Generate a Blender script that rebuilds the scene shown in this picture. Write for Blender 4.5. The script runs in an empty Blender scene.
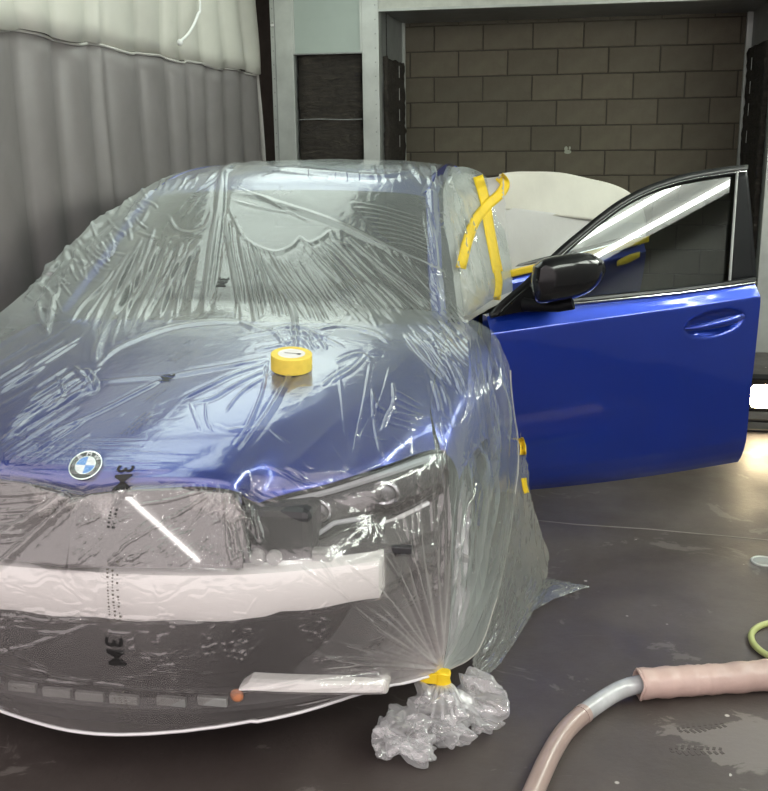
import bpy, bmesh, math, random
import numpy as np
from mathutils import Vector, Matrix
from mathutils.bvhtree import BVHTree

random.seed(7)
RNG = np.random.default_rng(7)
sc = bpy.context.scene
COL = sc.collection

# ------------------------------------------------------------------ camera
W, H = 768, 791
CF, CP, CR, CYAW = 1030.0, 0.249, -0.0135, 0.183
CC = np.array([1.155, -2.095, 1.58])
_cy, _sy = math.cos(CYAW), math.sin(CYAW)
_R0 = np.array([_cy, _sy, 0.0]); _FH = np.array([-_sy, _cy, 0.0]); _Z = np.array([0, 0, 1.0])
CFW = math.cos(CP) * _FH - math.sin(CP) * _Z
_U0 = math.sin(CP) * _FH + math.cos(CP) * _Z
CRT = math.cos(CR) * _R0 + math.sin(CR) * _U0
CUP = -math.sin(CR) * _R0 + math.cos(CR) * _U0
cd = bpy.data.cameras.new('camera')
cam = bpy.data.objects.new('camera', cd); COL.objects.link(cam)
cam.matrix_world = Matrix(((CRT[0], CUP[0], -CFW[0], CC[0]), (CRT[1], CUP[1], -CFW[1], CC[1]),
                           (CRT[2], CUP[2], -CFW[2], CC[2]), (0, 0, 0, 1)))
cd.sensor_fit = 'HORIZONTAL'; cd.sensor_width = 36.0; cd.lens = CF / W * 36.0
cd.clip_start = 0.05
sc.camera = cam

# ------------------------------------------------------------------ world, light levels, exposure
wd = bpy.data.worlds.new('world'); sc.world = wd; wd.use_nodes = True
wd.node_tree.nodes['Background'].inputs[0].default_value = (1.0, 0.90, 0.89, 1)
wd.node_tree.nodes['Background'].inputs[1].default_value = 1.65
TUBE_POWER = 42.0        # emission of the booth's fluorescent tubes
OPAL_POWER = 2.55         # opal panel lights over the curtain side
HALL_POWER = 60.0        # emission of the hall tube and of the glint lamps added beside it
sc.view_settings.view_transform = 'Standard'
sc.view_settings.look = 'None'
sc.view_settings.gamma = 1.0
sc.view_settings.use_curve_mapping = False
sc.view_settings.exposure = 0.0
try:
    sc.cycles.max_bounces = 10
    sc.cycles.transparent_max_bounces = 24
    sc.cycles.use_denoising = True
    sc.cycles.caustics_reflective = False
    sc.cycles.caustics_refractive = False
    sc.cycles.sample_clamp_indirect = 4.0
except Exception:
    pass


# ------------------------------------------------------------------ helpers: projection between the survey photo and the place
def proj(P):
    d = np.asarray(P, float) - CC
    z = d @ CFW
    return np.stack([W / 2 + CF * (d @ CRT) / z, H / 2 - CF * (d @ CUP) / z], -1)


def ray(x, y):
    return CFW + CRT * (x - W / 2) / CF + CUP * (H / 2 - y) / CF


def on(x, y, ax, v):
    d = ray(x, y)
    return CC + d * (v - CC[ax]) / d[ax]


# ------------------------------------------------------------------ helpers: materials
def nt(name):
    m = bpy.data.materials.new(name); m.use_nodes = True
    t = m.node_tree
    for n in list(t.nodes): t.nodes.remove(n)
    out = t.nodes.new('ShaderNodeOutputMaterial')
    return m, t, out


def node(t, kind, **kw):
    n = t.nodes.new(kind)
    for k, v in kw.items():
        if k.startswith('i_'):
            n.inputs[k[2:].replace('_', ' ')].default_value = v
        else:
            setattr(n, k, v)
    return n


def noise(t, scale, detail=4, rough=0.55, vec=None, dist=0.0):
    n = t.nodes.new('ShaderNodeTexNoise')
    n.inputs['Scale'].default_value = scale; n.inputs['Detail'].default_value = detail
    n.inputs['Roughness'].default_value = rough; n.inputs['Distortion'].default_value = dist
    if vec is not None: t.links.new(vec, n.inputs['Vector'])
    return n.outputs['Fac']


def coord(t, kind='Object', scale=(1, 1, 1), loc=(0, 0, 0)):
    c = t.nodes.new('ShaderNodeTexCoord'); mp = t.nodes.new('ShaderNodeMapping')
    mp.inputs['Scale'].default_value = scale; mp.inputs['Location'].default_value = loc
    t.links.new(c.outputs[kind], mp.inputs['Vector'])
    return mp.outputs['Vector']


def ramp(t, fac, stops):
    r = t.nodes.new('ShaderNodeValToRGB')
    e = r.color_ramp.elements
    while len(e) < len(stops): e.new(0.5)
    for el, (p, c) in zip(e, stops):
        el.position = p; el.color = tuple(c) + (1,) if len(c) == 3 else c
    t.links.new(fac, r.inputs['Fac'])
    return r.outputs['Color']


def mathn(t, op, a, b=None, clamp=False):
    n = t.nodes.new('ShaderNodeMath'); n.operation = op; n.use_clamp = clamp
    for i, v in enumerate((a, b)):
        if v is None: continue
        if isinstance(v, (int, float)): n.inputs[i].default_value = v
        else: t.links.new(v, n.inputs[i])
    return n.outputs[0]


def mixc(t, fac, a, b):
    n = t.nodes.new('ShaderNodeMix'); n.data_type = 'RGBA'
    for i, v in ((0, fac), (6, a), (7, b)):
        if isinstance(v, (int, float)): n.inputs[i].default_value = v
        elif isinstance(v, (tuple, list)): n.inputs[i].default_value = tuple(v) + (1,) if len(v) == 3 else v
        else: t.links.new(v, n.inputs[i])
    return n.outputs[2]


def bump(t, h, strength=0.3, dist=0.01):
    b = t.nodes.new('ShaderNodeBump'); b.inputs['Strength'].default_value = strength
    b.inputs['Distance'].default_value = dist
    t.links.new(h, b.inputs['Height'])
    return b.outputs['Normal']


def pbr(name, col, rough=0.5, metal=0.0, coat=0.0, coat_rough=0.03, spec=0.5, var=0.0, vscale=8.0, bumps=0.0, bscale=60.0,
        emit=None, estr=0.0, trans=0.0, alpha=1.0, ior=1.5):
    m, t, out = nt(name)
    p = t.nodes.new('ShaderNodeBsdfPrincipled')
    p.inputs['Base Color'].default_value = tuple(col) + (1,)
    p.inputs['Roughness'].default_value = rough; p.inputs['Metallic'].default_value = metal
    p.inputs['Coat Weight'].default_value = coat; p.inputs['Coat Roughness'].default_value = coat_rough
    p.inputs['Specular IOR Level'].default_value = spec; p.inputs['IOR'].default_value = ior
    p.inputs['Transmission Weight'].default_value = trans; p.inputs['Alpha'].default_value = alpha
    if emit:
        p.inputs['Emission Color'].default_value = tuple(emit) + (1,); p.inputs['Emission Strength'].default_value = estr
    v = coord(t)
    if var > 0:
        f = noise(t, vscale, 5, 0.6, v)
        a = tuple(max(0, c * (1 - var)) for c in col); b = tuple(min(1, c * (1 + var)) for c in col)
        t.links.new(ramp(t, f, [(0.3, a), (0.7, b)]), p.inputs['Base Color'])
    if bumps > 0:
        t.links.new(bump(t, noise(t, bscale, 5, 0.6, v), bumps, 0.01), p.inputs['Normal'])
    t.links.new(p.outputs[0], out.inputs['Surface'])
    return m


def film_mat(name, k_haze, tint=(0.93, 0.955, 0.95), haze_col=(0.81, 0.88, 0.85), rough=0.13, fine=0.25, fscale=(38, 38, 38), crease=0.5):
    """Thin polythene: clear transmission, a milky haze that grows with the path through the film, and a waxy reflection."""
    m, t, out = nt(name)
    v = coord(t, 'Object', fscale)
    a = noise(t, 1.0, 1, 0.5, v, 0.6)
    v2 = coord(t, 'Object', (9, 9, 9))
    b2 = noise(t, 1.0, 2, 0.5, v2, 0.4)
    ridge = mathn(t, 'ABSOLUTE', mathn(t, 'SUBTRACT', a, 0.5))
    ridge2 = mathn(t, 'ABSOLUTE', mathn(t, 'SUBTRACT', b2, 0.5))
    at = t.nodes.new('ShaderNodeAttribute'); at.attribute_name = 'crumple'
    hgt = mathn(t, 'ADD', mathn(t, 'MULTIPLY', ridge, mathn(t, 'ADD', mathn(t, 'MULTIPLY', at.outputs['Fac'], 1.0), 0.12)),
                mathn(t, 'MULTIPLY', ridge2, 0.5))
    nrm = bump(t, hgt, fine, 0.03)
    lw = t.nodes.new('ShaderNodeLayerWeight'); lw.inputs['Blend'].default_value = 0.5
    t.links.new(nrm, lw.inputs['Normal'])
    fac = lw.outputs['Facing']
    cosv = mathn(t, 'MAXIMUM', mathn(t, 'SUBTRACT', 1.0, fac), 0.12)
    th = t.nodes.new('ShaderNodeAttribute'); th.attribute_name = 'layers'
    dens = mathn(t, 'MULTIPLY', mathn(t, 'DIVIDE', k_haze, cosv), mathn(t, 'ADD', 1.0, th.outputs['Fac']))
    haze = mathn(t, 'SUBTRACT', 1.0, mathn(t, 'POWER', 2.718, mathn(t, 'MULTIPLY', dens, -1.0)))
    f5 = mathn(t, 'POWER', fac, 4.0)
    fres = mathn(t, 'ADD', mathn(t, 'MULTIPLY', f5, 0.85), 0.095, True)
    tr = node(t, 'ShaderNodeBsdfTransparent'); tr.inputs['Color'].default_value = tint + (1,)
    df = node(t, 'ShaderNodeBsdfDiffuse'); df.inputs['Color'].default_value = haze_col + (1,)
    tl = node(t, 'ShaderNodeBsdfTranslucent'); tl.inputs['Color'].default_value = haze_col + (1,)
    gl = node(t, 'ShaderNodeBsdfGlossy'); gl.inputs['Roughness'].default_value = rough
    gl.inputs['Color'].default_value = (1, 1, 1, 1)
    for s in (df, tl, gl): t.links.new(nrm, s.inputs['Normal'])
    mx = t.nodes.new('ShaderNodeMixShader'); mx.inputs[0].default_value = 0.45
    t.links.new(df.outputs[0], mx.inputs[1]); t.links.new(tl.outputs[0], mx.inputs[2])
    m1 = t.nodes.new('ShaderNodeMixShader'); t.links.new(haze, m1.inputs[0])
    t.links.new(tr.outputs[0], m1.inputs[1]); t.links.new(mx.outputs[0], m1.inputs[2])
    m2 = t.nodes.new('ShaderNodeMixShader'); t.links.new(fres, m2.inputs[0])
    t.links.new(m1.outputs[0], m2.inputs[1]); t.links.new(gl.outputs[0], m2.inputs[2])
    t.links.new(m2.outputs[0], out.inputs['Surface'])
    return m


def glass_mat(name, tint, rough=0.0, refl=0.06):
    m, t, out = nt(name)
    lw = t.nodes.new('ShaderNodeLayerWeight'); lw.inputs['Blend'].default_value = 0.5
    f = mathn(t, 'ADD', mathn(t, 'MULTIPLY', mathn(t, 'POWER', lw.outputs['Facing'], 5.0), 0.92), refl, True)
    tr = node(t, 'ShaderNodeBsdfTransparent'); tr.inputs['Color'].default_value = tuple(tint) + (1,)
    gl = node(t, 'ShaderNodeBsdfGlossy'); gl.inputs['Roughness'].default_value = rough
    mx = t.nodes.new('ShaderNodeMixShader'); t.links.new(f, mx.inputs[0])
    t.links.new(tr.outputs[0], mx.inputs[1]); t.links.new(gl.outputs[0], mx.inputs[2])
    t.links.new(mx.outputs[0], out.inputs['Surface'])
    return m


def emis(name, col, s):
    m, t, out = nt(name)
    e = node(t, 'ShaderNodeEmission'); e.inputs['Color'].default_value = tuple(col) + (1,); e.inputs['Strength'].default_value = s
    t.links.new(e.outputs[0], out.inputs['Surface'])
    return m


def floor_mat():
    m, t, out = nt('floor_concrete')
    p = t.nodes.new('ShaderNodeBsdfPrincipled')
    v = coord(t)
    big = noise(t, 1.3, 5, 0.62, v, 0.3)
    base = ramp(t, big, [(0.28, (0.050, 0.039, 0.036)), (0.5, (0.078, 0.063, 0.059)), (0.72, (0.115, 0.095, 0.089))])
    fine = noise(t, 34, 6, 0.7, v)
    base = mixc(t, mathn(t, 'MULTIPLY', fine, 0.55), base, (0.032, 0.025, 0.023))
    # worn pale patches
    pv = noise(t, 3.1, 7, 0.66, v, 0.8)
    patch = ramp(t, pv, [(0.60, (0, 0, 0)), (0.625, (1, 1, 1))])
    base = mixc(t, mathn(t, 'MULTIPLY', patch, 0.65), base, (0.16, 0.14, 0.132))
    # the big worn patch under the hose sleeve
    g = t.nodes.new('ShaderNodeNewGeometry')
    dv = t.nodes.new('ShaderNodeVectorMath'); dv.operation = 'DISTANCE'
    t.links.new(g.outputs['Position'], dv.inputs[0]); dv.inputs[1].default_value = (1.66, 0.46, 0)
    edge = mathn(t, 'ADD', dv.outputs['Value'], mathn(t, 'MULTIPLY', mathn(t, 'SUBTRACT', noise(t, 5.5, 5, 0.65, v, 0.6), 0.5), 0.75))
    pm = ramp(t, edge, [(0.15, (1, 1, 1)), (0.18, (0, 0, 0))])
    base = mixc(t, mathn(t, 'MULTIPLY', pm, 0.75), base, (0.18, 0.158, 0.148))
    # flecks of overspray
    fl = t.nodes.new('ShaderNodeTexVoronoi'); fl.inputs['Scale'].default_value = 9; t.links.new(v, fl.inputs['Vector'])
    fm = ramp(t, fl.outputs['Distance'], [(0.05, (1, 1, 1)), (0.075, (0, 0, 0))])
    base = mixc(t, mathn(t, 'MULTIPLY', fm, mathn(t, 'GREATER_THAN', noise(t, 4, 2, 0.5, v), 0.56)), base, (0.5, 0.47, 0.45))
    # scratches
    sv = coord(t, 'Object', (2.2, 26, 1))
    sm = ramp(t, noise(t, 1.0, 6, 0.75, sv, 1.2), [(0.66, (0, 0, 0)), (0.72, (1, 1, 1))])
    base = mixc(t, mathn(t, 'MULTIPLY', sm, 0.35), base, (0.3, 0.27, 0.26))
    t.links.new(base, p.inputs['Base Color'])
    t.links.new(ramp(t, noise(t, 2.7, 4, 0.6, v), [(0.3, (0.34,) * 3), (0.7, (0.6,) * 3)]), p.inputs['Roughness'])
    t.links.new(bump(t, noise(t, 45, 6, 0.7, v), 0.18, 0.006), p.inputs['Normal'])
    t.links.new(p.outputs[0], out.inputs['Surface'])
    return m


def block_mat():
    m, t, out = nt('concrete_block')
    p = t.nodes.new('ShaderNodeBsdfPrincipled')
    v = coord(t)
    oi = t.nodes.new('ShaderNodeObjectInfo')
    c = ramp(t, noise(t, 5, 6, 0.65, v), [(0.3, (0.125, 0.105, 0.077)), (0.7, (0.185, 0.162, 0.12))])
    c = mixc(t, mathn(t, 'MULTIPLY', oi.outputs['Random'], 0.45), c, (0.09, 0.08, 0.062))
    t.links.new(c, p.inputs['Base Color']); p.inputs['Roughness'].default_value = 0.9
    t.links.new(bump(t, noise(t, 90, 6, 0.75, v), 0.5, 0.006), p.inputs['Normal'])
    t.links.new(p.outputs[0], out.inputs['Surface'])
    return m


def curtain_mat(name, a, b, transl):
    m, t, out = nt(name)
    v = coord(t)
    c = ramp(t, noise(t, 2.2, 5, 0.6, v, 0.3), [(0.3, a), (0.7, b)])
    df = node(t, 'ShaderNodeBsdfDiffuse'); tl = node(t, 'ShaderNodeBsdfTranslucent'); gl = node(t, 'ShaderNodeBsdfGlossy')
    gl.inputs['Roughness'].default_value = 0.35
    t.links.new(c, df.inputs['Color']); t.links.new(c, tl.inputs['Color'])
    mx = t.nodes.new('ShaderNodeMixShader'); mx.inputs[0].default_value = transl
    t.links.new(df.outputs[0], mx.inputs[1]); t.links.new(tl.outputs[0], mx.inputs[2])
    m2 = t.nodes.new('ShaderNodeMixShader'); m2.inputs[0].default_value = 0.04
    t.links.new(mx.outputs[0], m2.inputs[1]); t.links.new(gl.outputs[0], m2.inputs[2])
    t.links.new(m2.outputs[0], out.inputs['Surface'])
    return m


def filter_mat():
    m, t, out = nt('filter_fibre')
    p = t.nodes.new('ShaderNodeBsdfPrincipled')
    v = coord(t, 'Object', (7, 7, 26))
    f = noise(t, 1.0, 6, 0.7, v, 1.4)
    t.links.new(ramp(t, f, [(0.3, (0.012, 0.010, 0.008)), (0.62, (0.045, 0.036, 0.028)), (0.8, (0.10, 0.085, 0.065))]), p.inputs['Base Color'])
    p.inputs['Roughness'].default_value = 0.85
    t.links.new(bump(t, f, 0.9, 0.02), p.inputs['Normal'])
    t.links.new(p.outputs[0], out.inputs['Surface'])
    return m


M = {}
M['floor'] = floor_mat()
M['block'] = block_mat()
M['mortar'] = pbr('mortar', (0.07, 0.06, 0.048), 0.95, var=0.2, bumps=0.3)
M['galv'] = pbr('galvanised_steel', (0.50, 0.52, 0.49), 0.42, 0.35, var=0.12, vscale=6)
M['galv_dull'] = pbr('dull_steel', (0.30, 0.31, 0.30), 0.5, 0.3, var=0.15, vscale=6)
M['panel'] = pbr('grey_green_panel', (0.40, 0.46, 0.42), 0.45, 0.1, var=0.06, vscale=3)
M['header'] = pbr('pale_header', (0.56, 0.57, 0.51), 0.5, 0.1, var=0.1, vscale=14)
M['ceiling'] = pbr('ceiling_white', (0.45, 0.48, 0.45), 0.7, var=0.05)
M['wall'] = pbr('wall_white', (0.42, 0.42, 0.40), 0.7, var=0.06)
M['dark_wall'] = pbr('dark_wall', (0.02, 0.019, 0.018), 0.9, var=0.2)
M['filter'] = filter_mat()
M['cur_up'] = curtain_mat('white_vinyl', (0.60, 0.58, 0.52), (0.69, 0.67, 0.60), 0.12)
M['cur_lo'] = curtain_mat('grey_vinyl', (0.215, 0.196, 0.193), (0.27, 0.248, 0.245), 0.12)
M['cur_edge'] = curtain_mat('pale_vinyl_edge', (0.5, 0.48, 0.45), (0.58, 0.56, 0.52), 0.2)
M['white'] = pbr('white_plastic', (0.8, 0.8, 0.78), 0.4)
M['paint'] = pbr('blue_paint', (0.003, 0.028, 0.30), 0.30, 0.60, coat=1.0, coat_rough=0.05, var=0.05, vscale=2)
M['black_gloss'] = pbr('black_gloss', (0.005, 0.005, 0.006), 0.3, 0.0, coat=0.0, spec=0.35)
M['mirror_black'] = pbr('mirror_shell', (0.004, 0.004, 0.005), 0.14, 0.0, spec=0.4)
M['black'] = pbr('black_plastic', (0.006, 0.006, 0.007), 0.5, spec=0.07)
M['dark'] = pbr('dark_grey_plastic', (0.03, 0.03, 0.033), 0.45, var=0.2)
M['rubber'] = pbr('rubber', (0.012, 0.012, 0.012), 0.8)
M['chrome'] = pbr('bright_trim', (0.75, 0.75, 0.76), 0.16, 1.0)
M['foam'] = pbr('white_foam', (0.93, 0.93, 0.92), 0.7, var=0.03, bumps=0.1)
M['alloy'] = pbr('alloy', (0.35, 0.35, 0.36), 0.35, 0.9)
M['glass'] = glass_mat('tinted_glass', (0.13, 0.15, 0.15), 0.0, 0.075)
M['windscreen'] = glass_mat('windscreen_glass', (0.30, 0.34, 0.33), 0.0, 0.07)
M['lens'] = glass_mat('lamp_lens', (0.86, 0.88, 0.9), 0.02, 0.06)
M['lamp_body'] = pbr('lamp_body', (0.05, 0.052, 0.055), 0.25, 0.3, coat=0.5, var=0.5, vscale=22)
M['drl'] = pbr('lamp_light_guide', (0.75, 0.76, 0.78), 0.2, 0.0, coat=0.5)
M['airguide'] = pbr('air_guide_panel', (0.022, 0.02, 0.02), 0.3, 0.0, coat=1.0, coat_rough=0.03)
M['seat'] = pbr('seat_leather', (0.03, 0.03, 0.03), 0.5, var=0.2)
M['tape'] = pbr('yellow_tape', (0.86, 0.60, 0.015), 0.55, var=0.08, vscale=20, bumps=0.1, bscale=150)
M['tape_side'] = pbr('yellow_tape_side', (0.90, 0.68, 0.10), 0.6, var=0.06, vscale=40)
M['card'] = pbr('white_card', (0.82, 0.80, 0.78), 0.6)
M['ink'] = pbr('black_ink', (0.012, 0.012, 0.012), 0.5)
M['ink_red'] = pbr('maroon_ink', (0.10, 0.02, 0.015), 0.5)
M['ink_faint'] = pbr('faded_ink', (0.13, 0.12, 0.10), 0.6)
M['badge_white'] = pbr('badge_white', (0.85, 0.87, 0.88), 0.2, coat=0.8)
M['badge_blue'] = pbr('badge_blue', (0.02, 0.24, 0.72), 0.2, coat=0.8)
M['badge_black'] = pbr('badge_black', (0.008, 0.008, 0.008), 0.15, coat=0.8)
M['hose'] = pbr('pink_grey_hose', (0.36, 0.27, 0.24), 0.3, coat=0.3, var=0.12, vscale=5)
M['hose_clear'] = pbr('clear_grey_hose', (0.46, 0.47, 0.48), 0.2, coat=0.6, var=0.22, vscale=11)
M['sleeve'] = pbr('hose_sleeve', (0.50, 0.36, 0.32), 0.38, coat=0.2, var=0.14, vscale=6, bumps=0.2, bscale=18)
M['cable'] = pbr('green_cable', (0.46, 0.50, 0.20), 0.4)
M['cable_black'] = pbr('black_cable', (0.01, 0.01, 0.01), 0.5)
M['lamp_glow'] = emis('lamp_glow', (1.0, 0.80, 0.48), 55)
M['tube'] = emis('tube_glow', (0.93, 1.0, 0.90), TUBE_POWER)
M['opal'] = emis('opal_diffuser_glow', (0.88, 1.0, 0.91), OPAL_POWER)
M['hall_tube'] = emis('hall_tube_glow', (1.0, 0.97, 0.94), HALL_POWER)
M['copper'] = pbr('orange_sensor', (0.62, 0.25, 0.12), 0.4)
M['paper'] = pbr('cream_paper', (0.60, 0.585, 0.52), 0.75, var=0.06, vscale=5, bumps=0.25, bscale=7)
M['paper_grey'] = pbr('grey_paper', (0.52, 0.515, 0.505), 0.75, var=0.05, vscale=5, bumps=0.25, bscale=7)
M['film'] = film_mat('polythene', 0.085, rough=0.17, fine=0.10, fscale=(20, 20, 20))
M['film_front'] = film_mat('polythene_front', 0.085, (0.95, 0.94, 0.935), (0.88, 0.84, 0.83), 0.15, 0.22, (16, 16, 26))
M['film_side'] = film_mat('polythene_side', 0.085, (0.93, 0.95, 0.94), fine=0.12, fscale=(18, 18, 18))
M['film_dusty'] = film_mat('polythene_dusty', 0.15, (0.84, 0.86, 0.83), (0.55, 0.57, 0.54), 0.2, 0.22, (16, 16, 16))
M['film_tail'] = film_mat('polythene_crumpled', 0.20, (0.98, 0.98, 0.985), (0.97, 0.97, 0.98), 0.10, 0.15, (14, 14, 14))


# ------------------------------------------------------------------ helpers: objects
def link(name, mesh, mat=None, parent=None, smooth=False):
    o = bpy.data.objects.new(name, mesh); COL.objects.link(o)
    if mat is not None:
        for mm in (mat if isinstance(mat, (list, tuple)) else [mat]): mesh.materials.append(mm)
    if parent is not None:
        o.parent = parent
        o.matrix_parent_inverse = Matrix.Translation(-parent_loc(parent))
    if smooth and len(mesh.polygons):
        mesh.polygons.foreach_set('use_smooth', [True] * len(mesh.polygons))
    return o


def parent_loc(p):
    v = Vector((0, 0, 0))
    while p is not None:
        v = v + p.location; p = p.parent
        break
    return v


def empty(name, loc, label, cat, group=None):
    o = bpy.data.objects.new(name, None); COL.objects.link(o)
    o.location = loc; o.empty_display_size = 0.1
    tag(o, label, cat, group)
    return o


def tag(o, label, cat, group=None):
    o['label'] = label; o['category'] = cat
    if group: o['group'] = group
    return o


def structure(o, label=None):
    o['kind'] = 'structure'
    if label: o['label'] = label
    return o


def mesh_np(name, V, Fq):
    me = bpy.data.meshes.new(name)
    V = np.asarray(V, np.float32); Fq = np.asarray(Fq, np.int32)
    k = Fq.shape[1]
    me.vertices.add(len(V)); me.vertices.foreach_set('co', V.ravel())
    me.loops.add(Fq.size); me.loops.foreach_set('vertex_index', Fq.ravel())
    me.polygons.add(len(Fq)); me.polygons.foreach_set('loop_start', np.arange(0, Fq.size, k, dtype=np.int32))
    me.update(calc_edges=True); me.validate()
    return me


def grid_faces(nu, nv):
    i, j = np.meshgrid(np.arange(nu - 1), np.arange(nv - 1), indexing='ij')
    a = (i * nv + j).ravel()
    return np.stack([a, a + 1, a + nv + 1, a + nv], 1)


def cr1(P, n):
    P = np.asarray(P, float); m = len(P)
    ext = np.concatenate([2 * P[:1] - P[1:2], P, 2 * P[-1:] - P[-2:-1]])
    t = np.linspace(0, m - 1, n); k = np.minimum(t.astype(int), m - 2); u = (t - k)
    u = u.reshape((-1,) + (1,) * (P.ndim - 1))
    a, b, c, d = ext[k], ext[k + 1], ext[k + 2], ext[k + 3]
    return 0.5 * (2 * b + (c - a) * u + (2 * a - 5 * b + 4 * c - d) * u ** 2 + (3 * b - a - 3 * c + d) * u ** 3)


def cr_t(P, t):
    P = np.asarray(P, float); m = len(P)
    ext = np.concatenate([2 * P[:1] - P[1:2], P, 2 * P[-1:] - P[-2:-1]])
    k = np.minimum(t.astype(int), m - 2); u = (t - k).reshape((-1,) + (1,) * (P.ndim - 1))
    a, b, c, d = ext[k], ext[k + 1], ext[k + 2], ext[k + 3]
    return 0.5 * (2 * b + (c - a) * u + (2 * a - 5 * b + 4 * c - d) * u ** 2 + (3 * b - a - 3 * c + d) * u ** 3)


def surf(ctrl, nu, nv):
    S = cr1(np.asarray(ctrl, float), nu)
    return np.swapaxes(cr1(np.swapaxes(S, 0, 1), nv), 0, 1)


def patch(name, ctrl, nu, nv, mat, parent=None, solid=0.0, off=-1):
    S = surf(ctrl, nu, nv)
    o = link(name, mesh_np(name, S.reshape(-1, 3), grid_faces(nu, nv)), mat, parent, True)
    if solid:
        md = o.modifiers.new('thick', 'SOLIDIFY'); md.thickness = solid; md.offset = off
    return o


def mirror(c):
    c = np.array(c, float); c[..., 0] *= -1
    return c[:, ::-1]


class MB:
    """collects simple solids into one mesh"""
    def __init__(s): s.bm = bmesh.new()

    def box(s, x0, x1, y0, y1, z0, z1, bev=0.0, mat=0):
        b = bmesh.new()
        bmesh.ops.create_cube(b, size=1)
        for v in b.verts:
            v.co = Vector(((x0 + x1) / 2 + v.co.x * (x1 - x0), (y0 + y1) / 2 + v.co.y * (y1 - y0), (z0 + z1) / 2 + v.co.z * (z1 - z0)))
        if bev: bmesh.ops.bevel(b, geom=b.edges[:], offset=bev, segments=2, affect='EDGES', profile=0.5)
        s._add(b, mat); return s

    def _add(s, b, mat=0, M4=None):
        if M4 is not None: bmesh.ops.transform(b, matrix=M4, verts=b.verts[:])
        for f in b.faces: f.material_index = mat
        me = bpy.data.meshes.new('t'); b.to_mesh(me); b.free()
        s.bm.from_mesh(me); bpy.data.meshes.remove(me)

    def cyl(s, p0, p1, r, seg=16, r2=None, mat=0, bev=0.0):
        p0, p1 = Vector(p0), Vector(p1); d = p1 - p0
        b = bmesh.new()
        bmesh.ops.create_cone(b, cap_ends=True, segments=seg, radius1=r, radius2=r if r2 is None else r2, depth=d.length)
        if bev:
            es = [e for e in b.edges if any(len(f.verts) > 4 for f in e.link_faces)]
            bmesh.ops.bevel(b, geom=es, offset=bev, segments=2, affect='EDGES', profile=0.5)
        q = Vector((0, 0, 1)).rotation_difference(d.normalized())
        s._add(b, mat, Matrix.Translation((p0 + p1) / 2) @ q.to_matrix().to_4x4()); return s

    def ball(s, c, r, sub=2, sc3=(1, 1, 1), mat=0):
        b = bmesh.new(); bmesh.ops.create_icosphere(b, subdivisions=sub, radius=r)
        s._add(b, mat, Matrix.Translation(c) @ Matrix.Diagonal(tuple(sc3) + (1,))); return s

    def rings(s, R, close=True, caps=True, mat=0):
        """loft closed rings (list of (n,3) arrays)"""
        b = bmesh.new(); vs = [[b.verts.new(tuple(p)) for p in r] for r in R]
        n = len(R[0])
        for a, c in zip(vs[:-1], vs[1:]):
            for k in range(n if close else n - 1):
                b.faces.new((a[k], a[(k + 1) % n], c[(k + 1) % n], c[k]))
        if caps and close:
            b.faces.new(vs[0][::-1]); b.faces.new(vs[-1])
        s._add(b, mat); return s

    def tube(s, P, r, seg=12, mat=0, closed=False, caps=True):
        P = np.asarray(P, float); n = len(P)
        T = np.gradient(P, axis=0) if not closed else np.roll(P, -1, 0) - np.roll(P, 1, 0)
        T /= np.linalg.norm(T, axis=1)[:, None] + 1e-12
        up = np.array([0, 0, 1.0]) if abs(T[0][2]) < 0.9 else np.array([1.0, 0, 0])
        R = []
        rr = np.full(n, r) if np.isscalar(r) else np.asarray(r)
        for k in range(n):
            a = np.cross(T[k], up); a /= np.linalg.norm(a) + 1e-12; b2 = np.cross(a, T[k])
            up = b2
            th = np.linspace(0, 2 * math.pi, seg, endpoint=False)
            R.append(P[k] + rr[k] * (np.cos(th)[:, None] * a + np.sin(th)[:, None] * b2))
        if closed: R.append(R[0])
        return s.rings(R, True, caps and not closed, mat)

    def build(s, name, mat, parent=None, smooth=False, label=None):
        bmesh.ops.recalc_face_normals(s.bm, faces=s.bm.faces[:])
        me = bpy.data.meshes.new(name); s.bm.to_mesh(me); s.bm.free()
        o = link(name, me, mat, parent, False)
        if smooth:
            me.polygons.foreach_set('use_smooth', [True] * len(me.polygons))
            try: me.set_sharp_from_angle(angle=math.radians(40))
            except Exception: pass
        if label: o['label'] = label
        return o


# ================================================================== THE SETTING
YF, YB = 5.61, 6.70          # front plane of the exhaust frame, block wall
XL, XR = -0.275, 2.46        # sides of the recess
CZ = 2.95

floor = structure(MB().box(-4.5, 6.5, -7.0, 7.2, -0.1, 0.0).build('floor', M['floor']), 'dark stained concrete workshop floor')
jt = MB(); jp = [(0.95, 2.02), (1.2, 1.985), (1.5, 1.975), (1.75, 1.945), (2.1, 1.905), (2.6, 1.86)]
for (a, b) in zip(jp[:-1], jp[1:]):
    d = Vector((b[0] - a[0], b[1] - a[1], 0)); nrm = Vector((-d.y, d.x, 0)).normalized() * 0.0035
    bmj = bmesh.new()
    vs = [bmj.verts.new((p[0] + s * nrm.x, p[1] + s * nrm.y, z)) for z in (0.0, 0.0012) for p in (a, b) for s in (-1, 1)]
    bmesh.ops.convex_hull(bmj, input=bmj.verts[:]); jt._add(bmj)
jt.build('floor_joint', pbr('joint_filler', (0.24, 0.22, 0.21), 0.7), floor)


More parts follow.
